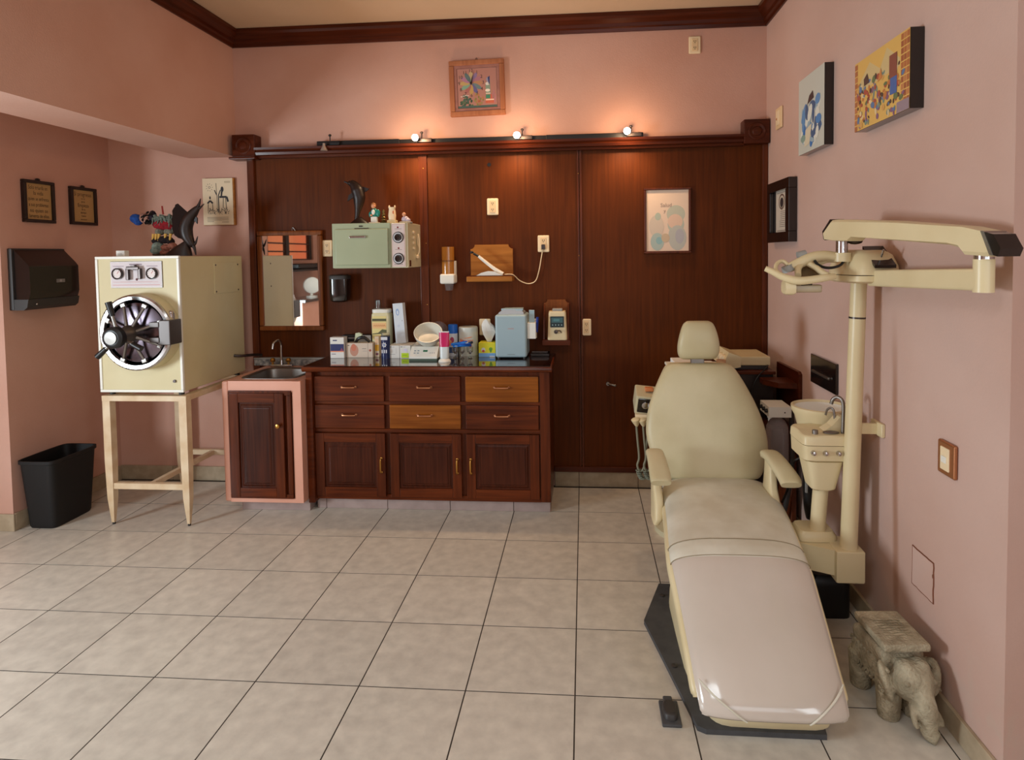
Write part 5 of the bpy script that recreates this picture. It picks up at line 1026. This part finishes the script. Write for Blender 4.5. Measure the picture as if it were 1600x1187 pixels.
# upper arm back towards the chair
U0 = Vector((1.2, -.37, 0)); U1 = Vector((1.06, .38, 0)); ud = (U1 - U0).normalized(); us = Vector((ud.y, -ud.x, 0)); UL = (U1 - U0).length
def alu(t, s, z): return U0 + ud * (t * UL) + us * s + Vector((0, 0, z))
pts = [(-.02, 1.606), (-.045, 1.612), (-.005, 1.676), (.088, 1.694), (.5, 1.728), (.907, 1.751), (.962, 1.75), (1.03, 1.702), (1.02, 1.674), (.916, 1.666), (.82, 1.664), (.789, 1.68), (.165, 1.642), (.11, 1.633), (.086, 1.612)]
b = BM(); rs = [[alu(t, s * .034, 1.685 + (z - 1.685) * e_) for t, z in pts] for e_, s in ((.86, -1), (1, -.75), (1, .75), (.86, 1))]
loft(b, rs); obj('upper_arm', b, M['cream'], lp, True, 30)
b = BM(); prism(b, [alu(t, -.034, z) for t, z in ((-.052, 1.610), (-.012, 1.676), (-.055, 1.668), (-.088, 1.628), (-.075, 1.606))], us * .068); ec = obj('end_cap', b, M['blackgloss'], lp, False)
b = BM(); prism(b, [alu(t, -.035, z) for t, z in ((-.040, 1.610), (.002, 1.679), (-.014, 1.678), (-.056, 1.609))], us * .07); obj('trim_strip', b, M['chrome'], ec, False)
b = BM(); prism(b, [alu(t, -.03, z) for t, z in ((.965, 1.752), (1.034, 1.704), (1.022, 1.672), (1.035, 1.676), (1.046, 1.708), (.975, 1.755))], us * .06); obj('front_cap', b, M['darkmetal'], lp, False)
hx = alu(.93, 0, 0)
b = BM(); cyl(b, (hx.x, hx.y, 1.615), (hx.x, hx.y, 1.675), .022, n=20); obj('swivel', b, M['chrome'], lp)
b = BM(); ell(b, (hx.x + .05, hx.y, 1.664), (.03, .02, .012), 12); obj('swivel_knob', b, M['darkmetal'], lp)
# lamp head, positions along x (k) at depth near the swivel
def L(px, py, dy=0.0):   # millimetre layout of the head measured from its left handle tip
    return Vector((.765 + px * .0248, hx.y + dy, 1.46 + py * .0249))
# units: px 0..11 (handle tip to swivel), py 0..8
lh = BM(); cyl(lh, (hx.x, hx.y, 1.585), (hx.x, hx.y, 1.62), .034, n=24)
tube(lh, [(hx.x - .01, hx.y, 1.603), L(9.9, 6.0), L(8.4, 5.9), L(7.1, 5.5), L(5.8, 4.9), L(4.7, 4.4), L(4.0, 4.1)], lambda t: .018 + .004 * math.sin(math.pi * t), 12)
tube(lh, [(hx.x - .02, hx.y, 1.592), L(10.6, 5.3, .03), L(9.6, 4.9, .04), L(8.6, 4.5, .05)], .012, 10)
hd_ = obj('yoke', lh, M['cream'], lp)
b = BM(); tube(b, [L(-.2, 4.1, -.05), L(.8, 3.6, -.06), L(2.0, 2.9, -.07), L(3.0, 2.5, -.08), L(4.4, 2.2, -.09), L(6.2, 2.3, -.09), L(8.2, 2.6, -.09), L(9.4, 2.75, -.085), L(10.0, 2.8, -.08)], lambda t: .011 + .005 * math.sin(math.pi * t), 12); obj('handle', b, M['cream'], hd_)
b = BM(); tube(b, [L(9.0, 2.9, -.08), L(8.5, 3.3, -.06), L(7.7, 4.3, -.02), L(6.5, 4.9, 0), L(5.3, 4.1, -.02), L(4.7, 3.0, -.06)], .0125, 12); obj('reflector_yoke', b, M['cream'], hd_)
b = BM(); tube(b, [L(3.9, 4.6), L(3.2, 5.2, .01), L(2.2, 4.8, .0), L(1.7, 3.8, -.03), L(2.3, 3.0, -.06)], .008, 10); obj('side_loop', b, M['cream'], hd_)
b = BM(); cyl(b, L(3.7, 4.5), L(4.1, 3.6), .022, .026, 20); obj('pivot', b, M['grey'], hd_)
b = BM(); n_ = 14; rs = []
for i in range(n_ + 1):
    t = i / n_; x_ = 4.9 + 3.9 * t; sag = math.sin(math.pi * (.04 + .92 * t))
    rs.append([L(x_, 1.9, -.045), L(x_, 2.5 + 1.9 * sag, -.03 + .05 * sag), L(x_, 2.4 + 1.8 * sag, -.01 + .05 * sag), L(x_, 1.8, -.03)])
loft(b, rs); obj('reflector', b, mat('smoky_reflector', S(112, 92, 66), .25, .2), hd_, True, 50)
b = BM(); loft(b, [ring(L(x_, 1.1, -.05), Vector((0, 1, 0)), Vector((0, 0, 1)), 14, .03, h_, 4) for x_, h_ in ((2.6, .022), (2.8, .028), (3.8, .030), (4.2, .026))]); obj('lamp_cover', b, M['cream'], hd_, True, 50)
obj('lower_shield', box(BM(), L(4.2, 0).x, L(8.3, 0).x, hx.y - .07, hx.y - .03, L(0, .3).z, L(0, 1.5).z, .006, 2), mat('frosted_shield', S(190, 170, 134), .3, trans=.3), hd_)
b = BM(); cyl(b, L(5.0, 1.65, -.075), L(6.6, 1.7, -.075), .006, n=8); obj('bulb_slot', b, M['black'], hd_)
b = BM(); cyl(b, L(5.7, 6.0, .02), L(7.0, 6.3, .02), .017, n=16); obj('clamp', b, M['grey'], hd_)
b = BM(); tube(b, [L(7.6, 5.3, -.03), L(8.2, 4.6, -.03), L(9.2, 4.15, -.03), L(10.4, 4.1, -.03), L(11.6, 4.5, -.03), L(12.4, 5.3, -.02)], .0055, 8); obj('lamp_cable', b, M['black'], hd_)

# ------------------------------------------------------------------ cuspidor
cu = thing('cuspidor', 'cream cuspidor with a white rinse bowl on a column beside the light post', 'cuspidor', (1.08, .6, .34))
b = BM(); loft(b, [ring(Vector((1.05, .565, z)), Ux, Vy, 26, a_, c_, 5) for z, a_, c_ in ((.3695, .085, .072), (.39, .085, .072), (.41, .07, .06))]); obj('foot', b, M['cream'], cu, True, 50)
b = BM(); cyl(b, (1.06, .54, .40), (1.075, .54, .62), .032, n=24); obj('column', b, M['cream'], cu)
b = BM(); loft(b, [ring(Vector((1.07, .54, z)), Ux, Vy, 30, a_, c_, 5) for z, a_, c_ in ((.598, .045, .05), (.606, .052, .056), (.73, .077, .08))]); obj('neck', b, M['cream'], cu, True, 50)
b = BM(); loft(b, [ring(Vector((1.08, .56, z)), Ux, Vy, 36, a_, c_, 7) for z, a_, c_ in ((.73, .095, .09), (.738, .103, .10), (.80, .106, .102))]); obj('tray_body', b, M['cream'], cu, True, 50)
b = BM(); loft(b, [ring(Vector((1.08, .56, z)), Ux, Vy, 36, a_, c_, 7) for z, a_, c_ in ((.803, .108, .104), (.835, .106, .102), (.845, .098, .094), (.846, .05, .05))]); obj('tray_top', b, M['cream'], cu, True, 50)
for x_ in (1.012, 1.062, 1.116):
    b = BM(); lathe(b, [(.011, 0), (.011, .008), (.008, .018), (.001, .02)], (x_, .462, .772), (0, -1, 0), 14); obj('knob', b, M['chrome'], cu)
b = BM(); lathe(b, [(.06, .70), (.085, .74), (.10, .80), (.116, .86), (.13, .885), (.131, .905), (.122, .908), (.116, .895), (.10, .86), (.06, .84), (.02, .835), (.001, .835)], (1.148, .745, 0), n=44); bo = obj('bowl', b, M['cream'], cu, True, 60)
b = BM(); lathe(b, [(.1165, .896), (.10, .862), (.06, .842), (.001, .837)], (1.148, .745, .0008), n=44, cap=False); obj('bowl_lining', b, M['white'], bo)
b = BM(); prism(b, [(1.08, .53, .845), (1.165, .53, .845), (1.165, .53, .91), (1.15, .53, .908), (1.115, .53, .868)], (0, .06, 0)); obj('spout_guard', b, M['cream'], cu, False)
b = BM(); tube(b, [(1.148, .50, .84), (1.150, .50, .92), (1.150, .50, .965), (1.145, .505, .99), (1.132, .52, .998), (1.118, .53, .985), (1.114, .535, .965)], .0075, 10); obj('rinse_spout', b, M['steel'], cu)
b = BM(); tube(b, [(1.14, .56, .87), (1.138, .57, .925), (1.128, .58, .935), (1.118, .59, .925), (1.115, .60, .90)], .005, 8); obj('cup_spout', b, M['steel'], cu)
b = BM(); ell(b, (1.10, .50, .85), (.035, .02, .006), 14); cyl(b, (1.03, .49, .845), (1.03, .49, .862), .012, n=12); obj('cup_holder', b, M['steel'], cu)
hp_ = thing('suction_handpiece', 'black suction handpiece hanging beside the cuspidor column', 'handpiece', (1.08, .75, .4))
b = BM(); tube(b, [(1.085, .72, .69), (1.085, .72, .60), (1.09, .72, .45), (1.098, .72, .38)], lambda t: .022 + .006 * math.sin(math.pi * t), 14); cyl(b, (1.085, .72, .69), (1.085, .72, .70), .014, n=12); obj('grip', b, M['black'], hp_)
obj('grip_label', box(BM(), 1.062, 1.072, .69, .70, .51, .57, .001, 1), M['grey'], hp_, False)
b = BM(); tube(b, [(1.098, .72, .38), (1.10, .72, .28), (1.08, .70, .2), (1.02, .72, .23), (.98, .78, .30)], .008, 8); obj('hose', b, M['black'], hp_)
b = BM(); tube(b, [(1.07, .74, .66), (1.03, .76, .63), (1.02, .78, .52), (.99, .80, .42)], .006, 8); obj('cord', b, M['black'], hp_)
jb = thing('floor_box', 'black utility box on the floor behind the light post base', 'box', (1.14, .68, 0))
b = BM(); loft(b, [ring(Vector((1.12, .68, z)), Ux, Vy, 28, a_, c_, 6) for z, a_, c_ in ((0, .10, .13), (.14, .10, .13), (.18, .07, .10))]); obj('case', b, M['black'], jb, True, 50)
b = BM(); tube(b, [(1.04, .62, .12), (.98, .60, .06), (.97, .66, .03), (1.02, .74, .02), (1.0, .9, .012)], .011, 8); obj('hose', b, M['black'], jb)

# suction unit
su = thing('suction_unit', 'white control box over a clear plastic bottle behind the cuspidor', 'suction unit', (1.13, 1.3, .48))
b = BM(); prism(b, [(1.055, 1.24, .718), (1.055, 1.24, .775), (1.175, 1.24, .775), (1.175, 1.24, .718)], (0, .17, 0)); cb_ = obj('control_box', b, M['white'], su, False)
for y_ in (1.27, 1.32, 1.37):
    b = BM(); lathe(b, [(.012, 0), (.01, .014), (.001, .016)], (1.055, y_, .748), (-1, 0, 0), 12); obj('knob', b, M['black'], cb_)
b = BM(); cyl(b, (1.14, 1.2405, .745), (1.14, 1.238, .745), .004, n=8); obj('screw', b, M['darkmetal'], cb_)
b = BM(); lathe(b, [(.02, .72), (.02, .70), (.04, .685), (.058, .65), (.062, .6), (.062, .46), (.055, .45), (.001, .45)], (1.12, 1.31, 0), n=28); obj('bottle', b, mat('clear_bottle', S(226, 214, 214), .08, trans=.75, ior=1.12), su)
b = BM(); tube(b, [(1.195, 1.30, .73), (1.2, 1.30, .6), (1.2, 1.31, .42), (1.18, 1.34, .2), (1.16, 1.4, .03)], .014, 10); obj('hose', b, M['darkgrey'], su)

# dark side cabinet behind the chair and the device on it
scab = thing('side_cabinet', 'dark brown side cabinet in the right back corner behind the dental chair', 'cabinet', (1.03, 1.8, 0))
obj('body', box(BM(), .86, 1.19, 1.62, 2.03, .02, .885, .004, 2), M['carved'], scab)
obj('top', box(BM(), .85, 1.20, 1.60, 2.03, .885, .905, .004, 2), M['darkwood'], scab)
obj('shelf_wing', box(BM(), 1.10, 1.25, 1.42, 1.618, .60, .62, .003, 1), M['darkwood_y'], scab, False)
obj('side_panel', box(BM(), 1.215, 1.245, 1.36, 1.60, .02, .60, .003, 1), M['darkwood_z'], scab, False)
dv = thing('electrosurgery_unit', 'beige desktop device with three knobs on the dark side cabinet', 'device', (1.03, 1.8, .905))
b = BM(); box(b, .985, 1.185, 1.66, 1.96, .93, .985, .006, 2); obj('case', b, M['cream'], dv)
b = BM(); prism(b, [(.885, 1.63, .935), (.93, 1.63, 1.015), (1.0, 1.63, .99), (1.0, 1.63, .925), (.965, 1.63, .918)], (0, .30, 0)); fp_ = obj('control_front', b, M['cream'], dv, False)
for y_ in (1.68, 1.76, 1.84):
    b = BM(); nrm = Vector((-.08, 0, .045)).normalized(); lathe(b, [(.022, 0), (.018, .02), (.001, .022)], (.906, y_, .974), nrm, 14); obj('knob', b, M['ivory'], fp_)
obj('foot_rail', box(BM(), .95, 1.17, 1.66, 1.94, .905, .93, .003, 1), M['darkgrey'], dv)
b = BM(); tube(b, [(1.17, 1.67, .93), (1.15, 1.61, .93), (1.08, 1.585, .86), (1.05, 1.585, .75), (1.08, 1.585, .65)], .004, 8); obj('cord', b, M['black'], dv)
wb = thing('corner_shelf', 'dark brown bracket shelf fixed low on the right wall behind the cuspidor', 'shelf', (1.27, 1.56, .87))
b = BM(); prism(b, [(1.278, 1.375, .68), (1.278, 1.78, .68), (1.278, 1.78, .935), (1.278, 1.40, .942), (1.278, 1.375, .93)], (-.02, 0, 0)); obj('back_board', b, M['darkwood_y'], wb, False)
b = BM(); prism(b, [(1.258, 1.40, .842), (1.258, 1.59, .842), (1.10, 1.59, .842), (1.10, 1.52, .842), (1.16, 1.42, .842)], (0, 0, .03)); obj('shelf_board', b, M['darkwood_y'], wb, False)
for n_, (y_, z_, lab) in enumerate(((1.47, .6205, 'small black bottle with a white label on the low dark shelf, nearer'), (1.56, .6205, 'small black bottle with a white label on the low dark shelf, farther back'))):
    t = thing('small_bottle', lab, 'bottle', (1.15, y_, z_)); b = BM(); lathe(b, [(.022, 0), (.022, .06), (.01, .075), (.01, .1), (.001, .1)], (1.14 + .02 * n_, y_, z_), n=14); obj('bottle', b, M['black'], t)
    b = BM(); cyl(b, (1.14 + .02 * n_, y_, z_ + .015), (1.14 + .02 * n_, y_, z_ + .045), .0226, n=14); obj('paper_label', b, M['whitepaper'], t)

# delivery unit
du = thing('delivery_unit', 'instrument delivery unit with cream hose holders half hidden behind the chair', 'delivery unit', (.62, 1.4, 0))
obj('cabinet', box(BM(), .54, .84, 1.24, 1.58, .78, .95, .01, 3), M['mintbody'], du)
obj('tray', box(BM(), .535, .845, 1.22, 1.60, .95, .966, .005, 2), M['white'], du)
b = BM(); box(b, .55, .67, 1.25, 1.45, .966, 1.015, .004, 2); box(b, .715, .77, 1.28, 1.36, .966, 1.012, .004, 2); obj('tray_boxes', b, M['whitepaper'], du, False)
b = BM(); cyl(b, (.65, 1.42, .05), (.65, 1.42, .79), .05, n=20); lathe(b, [(.2, 0), (.2, .03), (.06, .06)], (.65, 1.42, 0), n=24); obj('column', b, M['mintbody'], du)
mt = xf((.40, 1.26, .79), (math.radians(14), math.radians(6), 0))
ip = obj('instrument_panel', box(BM(), -.075, .1, -.05, .10, -.05, .06, .008, 2, mt), M['mintbody'], du)
obj('panel_face', box(BM(), -.062, .1, -.052, -.048, -.036, .048, .004, 1, mt), M['blackgloss'], ip)
for x_ in (-.02, .02, .045):
    b = BM(); lathe(b, [(.02, 0), (.02, .006), (.016, .008), (.001, .008)], (x_, -.052, .01), (0, -1, 0), 16); b.transform(mt); obj('gauge', b, M['chrome'], ip)
b = BM(); tube(b, [mt @ Vector(q) for q in ((.0, -.06, .03), (.005, -.075, -.01), (.02, -.075, -.05), (.035, -.07, -.075))], .008, 8); obj('handpiece', b, M['chrome'], ip)
obj('orange_bar', box(BM(), .385, .43, 1.25, 1.3, .855, .875, .003, 1), mat('orange_plastic', S(210, 130, 80), .4), du)
obj('holder_rail', box(BM(), .325, .60, 1.2, 1.25, .715, .74, .004, 2), M['ivory'], du)
for k, x_ in enumerate((.315, .352, .388)):
    b = BM(); lathe(b, [(.004, -.045), (.012, -.035), (.022, -.008), (.024, .0), (.012, .006)], (x_ + .008, 1.19, .715), Vector((-.25, -.25, 1)), 14); hl = obj('hose_holder', b, M['cream'], du)
    b = BM(); tube(b, [(x_ + .014, 1.2, .68), (x_ + .02, 1.2, .6), (x_ + .028, 1.2, .5), (x_ + .018, 1.2, .455), (x_ + .035, 1.2, .42), (x_ + .06, 1.21, .46), (x_ + .08, 1.25, .6), (x_ + .1, 1.27, .74)], .006, 8); hz = obj('hose', b, mat('grey_hose_%d' % k, S(130, 128, 108), .5), du)
    b = BM(); q = []
    for i in range(60):
        t = i / 59; an = t * 2 * math.pi * 9; q.append((x_ + .022 + .03 * t + .013 * math.cos(an), 1.2 + .013 * math.sin(an), .455 - .075 * math.sin(math.pi * (.1 + .5 * t))))
    tube(b, q, .0035, 6, smooth=False); obj('coil', b, mat('grey_coil_%d' % k, S(120, 124, 108), .5), hz)
pc2 = thing('paper_cup', 'small tan paper cup standing on the delivery tray right of the headrest', 'cup', (.81, 1.3, .967))
b = BM(); lathe(b, [(.02, 0), (.027, .06), (.025, .06), (.018, .004)], (.81, 1.3, .967), n=18); obj('cup', b, mat('tan_paper', S(206, 160, 120), .7), pc2)

# ------------------------------------------------------------------ right wall: pictures, plates, marks
def wall_art(name, label, y0, y1, z0, z1, d, draw, edge):
    t = thing(name, label, 'picture', (XR, (y0 + y1) / 2, z0))
    obj('canvas', box(BM(), XR - d, XR, y0, y1, z0, z1, .002, 1), edge, t, False)
    a = Art((XR - d - .0006, y1, z0), (0, -1, 0), (0, 0, 1)); draw(a, y1 - y0, z1 - z0); a.build('print', t); return t
def d_a(a, W, H):
    a.rect(0, 0, W, H, S(196, 200, 190)); R_ = random.Random(3)
    for k in range(34): a.ell(W * R_.uniform(.15, .85), H * R_.uniform(.12, .62), W * R_.uniform(.05, .16), H * R_.uniform(.02, .07), S(*R_.choice([(40, 110, 180), (90, 140, 190), (60, 90, 130), (150, 176, 190), (220, 224, 214)])), 12, R_.random() * 3)
    a.poly([(W * .36, H * .62), (W * .62, H * .66), (W * .58, H * .76), (W * .44, H * .72)], S(60, 40, 44))
    a.poly([(W * .3, H * .3), (W * .55, H * .35), (W * .45, H * .1), (W * .25, H * .08)], S(214, 206, 180)); a.ell(W * .2, H * .2, W * .1, H * .05, S(130, 160, 150)); a.ell(W * .8, H * .36, W * .1, H * .06, S(70, 130, 190))
wall_art('blue_canvas', 'tall canvas picture of blue shapes on the right wall, left of the wide one', .955, 1.318, 2.152, 2.552, .045, d_a, M['blackgloss'])
def d_b(a, W, H):
    a.rect(0, 0, W, H, S(220, 178, 96)); R_ = random.Random(9)
    a.poly([(W * .08, H * .66), (W * .3, H * .9), (W * .5, H * .72), (W * .62, H * .94), (W * .84, H * .7), (W * .84, H * .6), (W * .08, H * .55)], S(208, 184, 130))
    for r_ in range(11):
        for c_ in range(3): a.rect(W * (.86 + .047 * c_), H * (.09 * r_ + .005), W * (.86 + .047 * c_ + .042), H * (.09 * r_ + .08), S(*R_.choice([(176, 104, 60), (190, 124, 76), (160, 90, 56)])))
        a.rect(0, H * .09 * r_, W * .06, H * (.09 * r_ + .075), S(*R_.choice([(186, 120, 70), (170, 104, 62)])))
    for k in range(150): a.ell(W * R_.uniform(.06, .9), H * R_.uniform(.03, .66), W * R_.uniform(.012, .04), H * R_.uniform(.015, .05), S(*R_.choice([(170, 80, 60), (90, 120, 160), (120, 140, 126), (80, 60, 50), (226, 200, 150), (130, 90, 120), (190, 120, 64), (100, 116, 76), (210, 160, 90)])), 10, R_.random() * 3)
    a.rect(W * .67, H * .5, W * .8, H * .8, S(136, 76, 60)); a.rect(W * .69, H * .28, W * .8, H * .5, S(70, 100, 160)); a.poly([(W * .2, H * .6), (W * .3, H * .62), (W * .26, H * .76), (W * .19, H * .7)], S(80, 56, 50)); a.poly([(W * .46, H * .55), (W * .55, H * .58), (W * .52, H * .72)], S(200, 130, 70)); a.rect(W * .8, 0, W, H * .14, S(150, 130, 140))
wall_art('colourful_canvas', 'wide yellow canvas crowded with many coloured shapes high on the right wall', .142, .597, 2.14, 2.43, .05, d_b, M['blackgloss'])
ce = thing('framed_certificate', 'black deep framed certificate with a round seal near the back corner', 'picture', (XR, 1.685, 1.68))
obj('frame', frame_yz(BM(), 1.47, 1.895, 1.685, 2.06, XR - .05, XR, .062, .004), M['blackgloss'], ce)
obj('mat_board', box(BM(), XR - .02, XR - .01, 1.52, 1.85, 1.73, 2.02), M['darkgrey'], ce, False)
a = Art((XR - .0206, 1.80, 1.745), (0, -1, 0), (0, 0, 1)); W_, H_ = .225, .255; a.rect(0, 0, W_, H_, S(206, 196, 180)); a.ell(W_ * .5, H_ * .74, .06, .048, S(96, 70, 60)); a.ell(W_ * .5, H_ * .74, .048, .038, S(200, 190, 172)); a.ell(W_ * .5, H_ * .72, .034, .03, S(50, 40, 44)); a.poly([(W_ * .4, H_ * .6), (W_ * .6, H_ * .6), (W_ * .5, H_ * .53)], S(110, 90, 80))
for k in range(9): a.rect(W_ * (.4 if k < 5 else .32), H_ * (.5 - .045 * k), W_ * .88, H_ * (.512 - .045 * k), S(130, 116, 104))
a.rect(W_ * .1, H_ * .04, W_ * .9, H_ * .055, S(120, 104, 96)); a.rect(W_ * .1, H_ * .95, W_ * .9, H_ * .96, S(120, 104, 96)); a.build('print', ce)
def plate_yz(name, label, y, z, hw, hh, mp, mi):
    t = thing(name, label, 'switch', (XR, y, z))
    obj('plate', box(BM(), XR - .014, XR, y - hw, y + hw, z - hh, z + hh, .007, 3), mp, t)
    obj('insert', box(BM(), XR - .019, XR - .012, y - hw * .5, y + hw * .5, z - hh * .68, z + hh * .68, .003, 2), mi, t)
    return t
pz = plate_yz('wall_switch', 'ivory switch plate high on the right wall beside the back corner', 1.787, 2.46, .058, .066, M['ivory2'], M['ivory'])
b = BM(); ell(b, (XR - .019, 1.80, 2.455), (.004, .008, .008), 10); obj('button', b, M['copper'], pz)
pz = plate_yz('light_switch', 'copper framed light switch on the right wall at waist height', -.048, .918, .05, .058, M['copper'], M['ivory'])
obj('rocker', box(BM(), XR - .023, XR - .017, -.062, -.034, .905, .928, .003, 2), M['white'], pz)
bp2 = thing('black_wall_plate', 'black rectangular wall plate with a slot on the right wall above the cuspidor', 'wall plate', (XR, 1.04, 1.0))
obj('plate', box(BM(), XR - .014, XR, .872, 1.212, .925, 1.078, .004, 2), M['blackgloss'], bp2)
obj('pull', box(BM(), XR - .026, XR - .012, .94, 1.17, .985, 1.0, .005, 2), M['steel'], bp2)
ap_ = thing('access_cover', 'painted over square access cover outlined by cracks low on the right wall', 'cover', (XR, .106, .44))
obj('cover', box(BM(), XR - .0025, XR, .036, .178, .368, .513, .001, 1), M['wall_side'], ap_, False)
rc = mat('brown_crack', S(120, 70, 48), .9)
b = BM(); 
for (ya, za), (yb_, zb) in zip([(.036, .368), (.178, .368), (.178, .513), (.036, .513)], [(.178, .368), (.178, .513), (.036, .513), (.036, .368)]):
    n_ = 9; q = [(XR - .001, ya + (yb_ - ya) * k / n_ + random.uniform(-.0015, .0015), za + (zb - za) * k / n_ + random.uniform(-.0015, .0015)) for k in range(n_ + 1)]; tube(b, q, .0026, 5, smooth=False)
obj('crack', b, rc, ap_)
b = BM(); ell(b, (XR - .001, .04, .465), (.002, .006, .014), 8); obj('chip', b, rc, ap_)

# ------------------------------------------------------------------ stone elephant stool
el = thing('elephant_stool', 'carved stone elephant stool with a square seat slab against the right wall', 'stool', (1.12, 0, 0))
mt = xf((1.118, .015, 0), (0, 0, math.radians(9)))
b = BM()
ell(b, (0, .02, .165), (.095, .135, .10), 24); ell(b, (0, .09, .16), (.092, .08, .10), 20)
for x_, y_ in ((-.052, -.07), (.052, -.07), (-.052, .11), (.052, .11)): cyl(b, (x_, y_, 0), (x_, y_, .15), .04, .05, 18)
box(b, -.085, .085, -.09, .13, .20, .262, .02, 3)
ell(b, (0, -.13, .18), (.08, .075, .076), 22); ell(b, (0, -.165, .16), (.05, .045, .055), 18); ell(b, (-.03, -.13, .232), (.034, .04, .03), 14); ell(b, (.03, -.13, .232), (.034, .04, .03), 14)
tube(b, [(0, -.175, .165), (.003, -.205, .12), (.008, -.205, .07), (.018, -.205, .03), (.035, -.225, .02)], lambda t: .042 - .018 * t, 14)
for s in (-1, 1): ell(b, (s * .088, -.105, .165), (.02, .042, .078), 16, (0, s * .3, s * .5)); tube(b, [(s * .036, -.18, .125), (s * .05, -.215, .085), (s * .046, -.23, .07)], lambda t: .014 - .007 * t, 10)
b.transform(mt); bd = sculpt('body', b, M['stone'], el, .0055, 3)
b = BM(); box(b, -.092, .085, -.12, .112, .285, .315, .008, 2); mts = xf((1.118, .008, 0), (0, 0, math.radians(4)))
b.transform(mts); obj('seat_slab', b, M['stone'], el)
b = BM(); box(b, -.07, .07, -.085, .095, .255, .288, .01, 2); b.transform(mts); obj('slab_support', b, M['stone'], el)
a = Art(mts @ Vector((-.09, -.12, .3153)), mts.to_3x3() @ Vector((1, 0, 0)), mts.to_3x3() @ Vector((0, 1, 0)))
for k in range(7):
    q = [(.035 + .012 * i, .06 + .016 * k + .003 * math.sin(i * 1.3 + k)) for i in range(10)]; a.line(q, .003, S(120, 112, 86))
a.build('carved_lines', el)
b = BM()
for k in range(16):   # carved blanket scrolls on the flank
    cx_, cz_ = -.03 + .022 * (k % 8), .13 + .06 * (k // 8); q = [(-.086 + .012 * abs((cx_ - .03) * 8) ** 2, cx_ + .009 * math.cos(j * .9), cz_ + .016 * math.sin(j * .9)) for j in range(7)]; tube(b, q, .006, 6, smooth=False)
for s in (-1, 1):
    for j in range(7): tube(b, [(s * (.094 + .004 * j), -.075 - .006 * j, .225 - .015 * j), (s * (.092 + .008 * j * .5), -.125, .215 - .015 * j)], .007, 6, smooth=False)
    ell(b, (s * .052, -.175, .2), (.012, .012, .012), 10)
for j in range(5): tube(b, [(-.04 + .012 * abs(j - 2) * .3, -.2, .15 - .02 * j), (0, -.222, .145 - .02 * j), (.04 - .012 * abs(j - 2) * .3, -.2, .15 - .02 * j)], .006, 6)
b.transform(mt); obj('relief_carving', b, M['stone'], el, kind='stuff')
el.scale = (.9, .9, .9); el.location = (1.134, .024, 0)

# ------------------------------------------------------------------ the part of the room that only the mirror sees
wn = bpy.data.objects.new('window_1', None); COL.objects.link(wn); wn['kind'] = 'structure'
b = BM()
for y_ in (-3.4, -2.62, -1.99): box(b, XFL - .08, XFL - .03, y_ - .03, y_ + .07, 1.6, 2.05)
for z_ in (1.6, 1.72, 1.84, 2.01): box(b, XFL - .08, XFL - .04, -3.4, -1.95, z_, z_ + .02)
obj('window_frame', b, M['darkgrey'], wn, False)
obj('outside_wall', box(BM(), XFL - .4, XFL - .3, -4.4, -1.6, 1.0, 2.9), mat('orange_outside_wall_glow', S(236, 140, 90), .8, emit=(1, .35, .16, 1), es=.35), wn, False)  # faint emission stands in for daylight falling on this wall
ct = thing('rear_counter', 'dark counter along the far side wall seen only in the mirror', 'counter', (-4.05, -2.9, 0))
obj('counter_top', box(BM(), XFL, -3.85, -3.6, -2.1, 1.0, 1.04, .004, 1), M['blackgloss'], ct, False)
obj('counter_body', box(BM(), XFL, -3.9, -3.6, -2.1, .0, 1.0), M['pink_laminate'], ct, False)
fn = thing('desk_fan', 'white desk fan on the dark counter seen in the mirror', 'fan', (-4.05, -2.75, 1.04))
b = BM(); lathe(b, [(.08, 0), (.08, .02), (.02, .03), (.015, .14)], (-4.05, -2.75, 1.04), n=20); obj('base', b, M['white'], fn)
b = BM(); lathe(b, [(.12, 0), (.125, .02), (.12, .05), (.04, .06), (.001, .06)], (-4.05, -2.75, 1.22), (.6, .8, 0), 28); obj('cage', b, M['white'], fn)
mk = thing('kit_case', 'black case on a wall shelf seen in the mirror', 'case', (-4.15, -2.7, 1.36))
b = box(BM(), XFL, -4.0, -3.3, -2.0, 1.44, 1.47, .003, 1); box(b, -4.25, -4.02, -3.15, -2.3, 1.47, 1.55, .02, 3); obj('case', b, M['black'], mk)
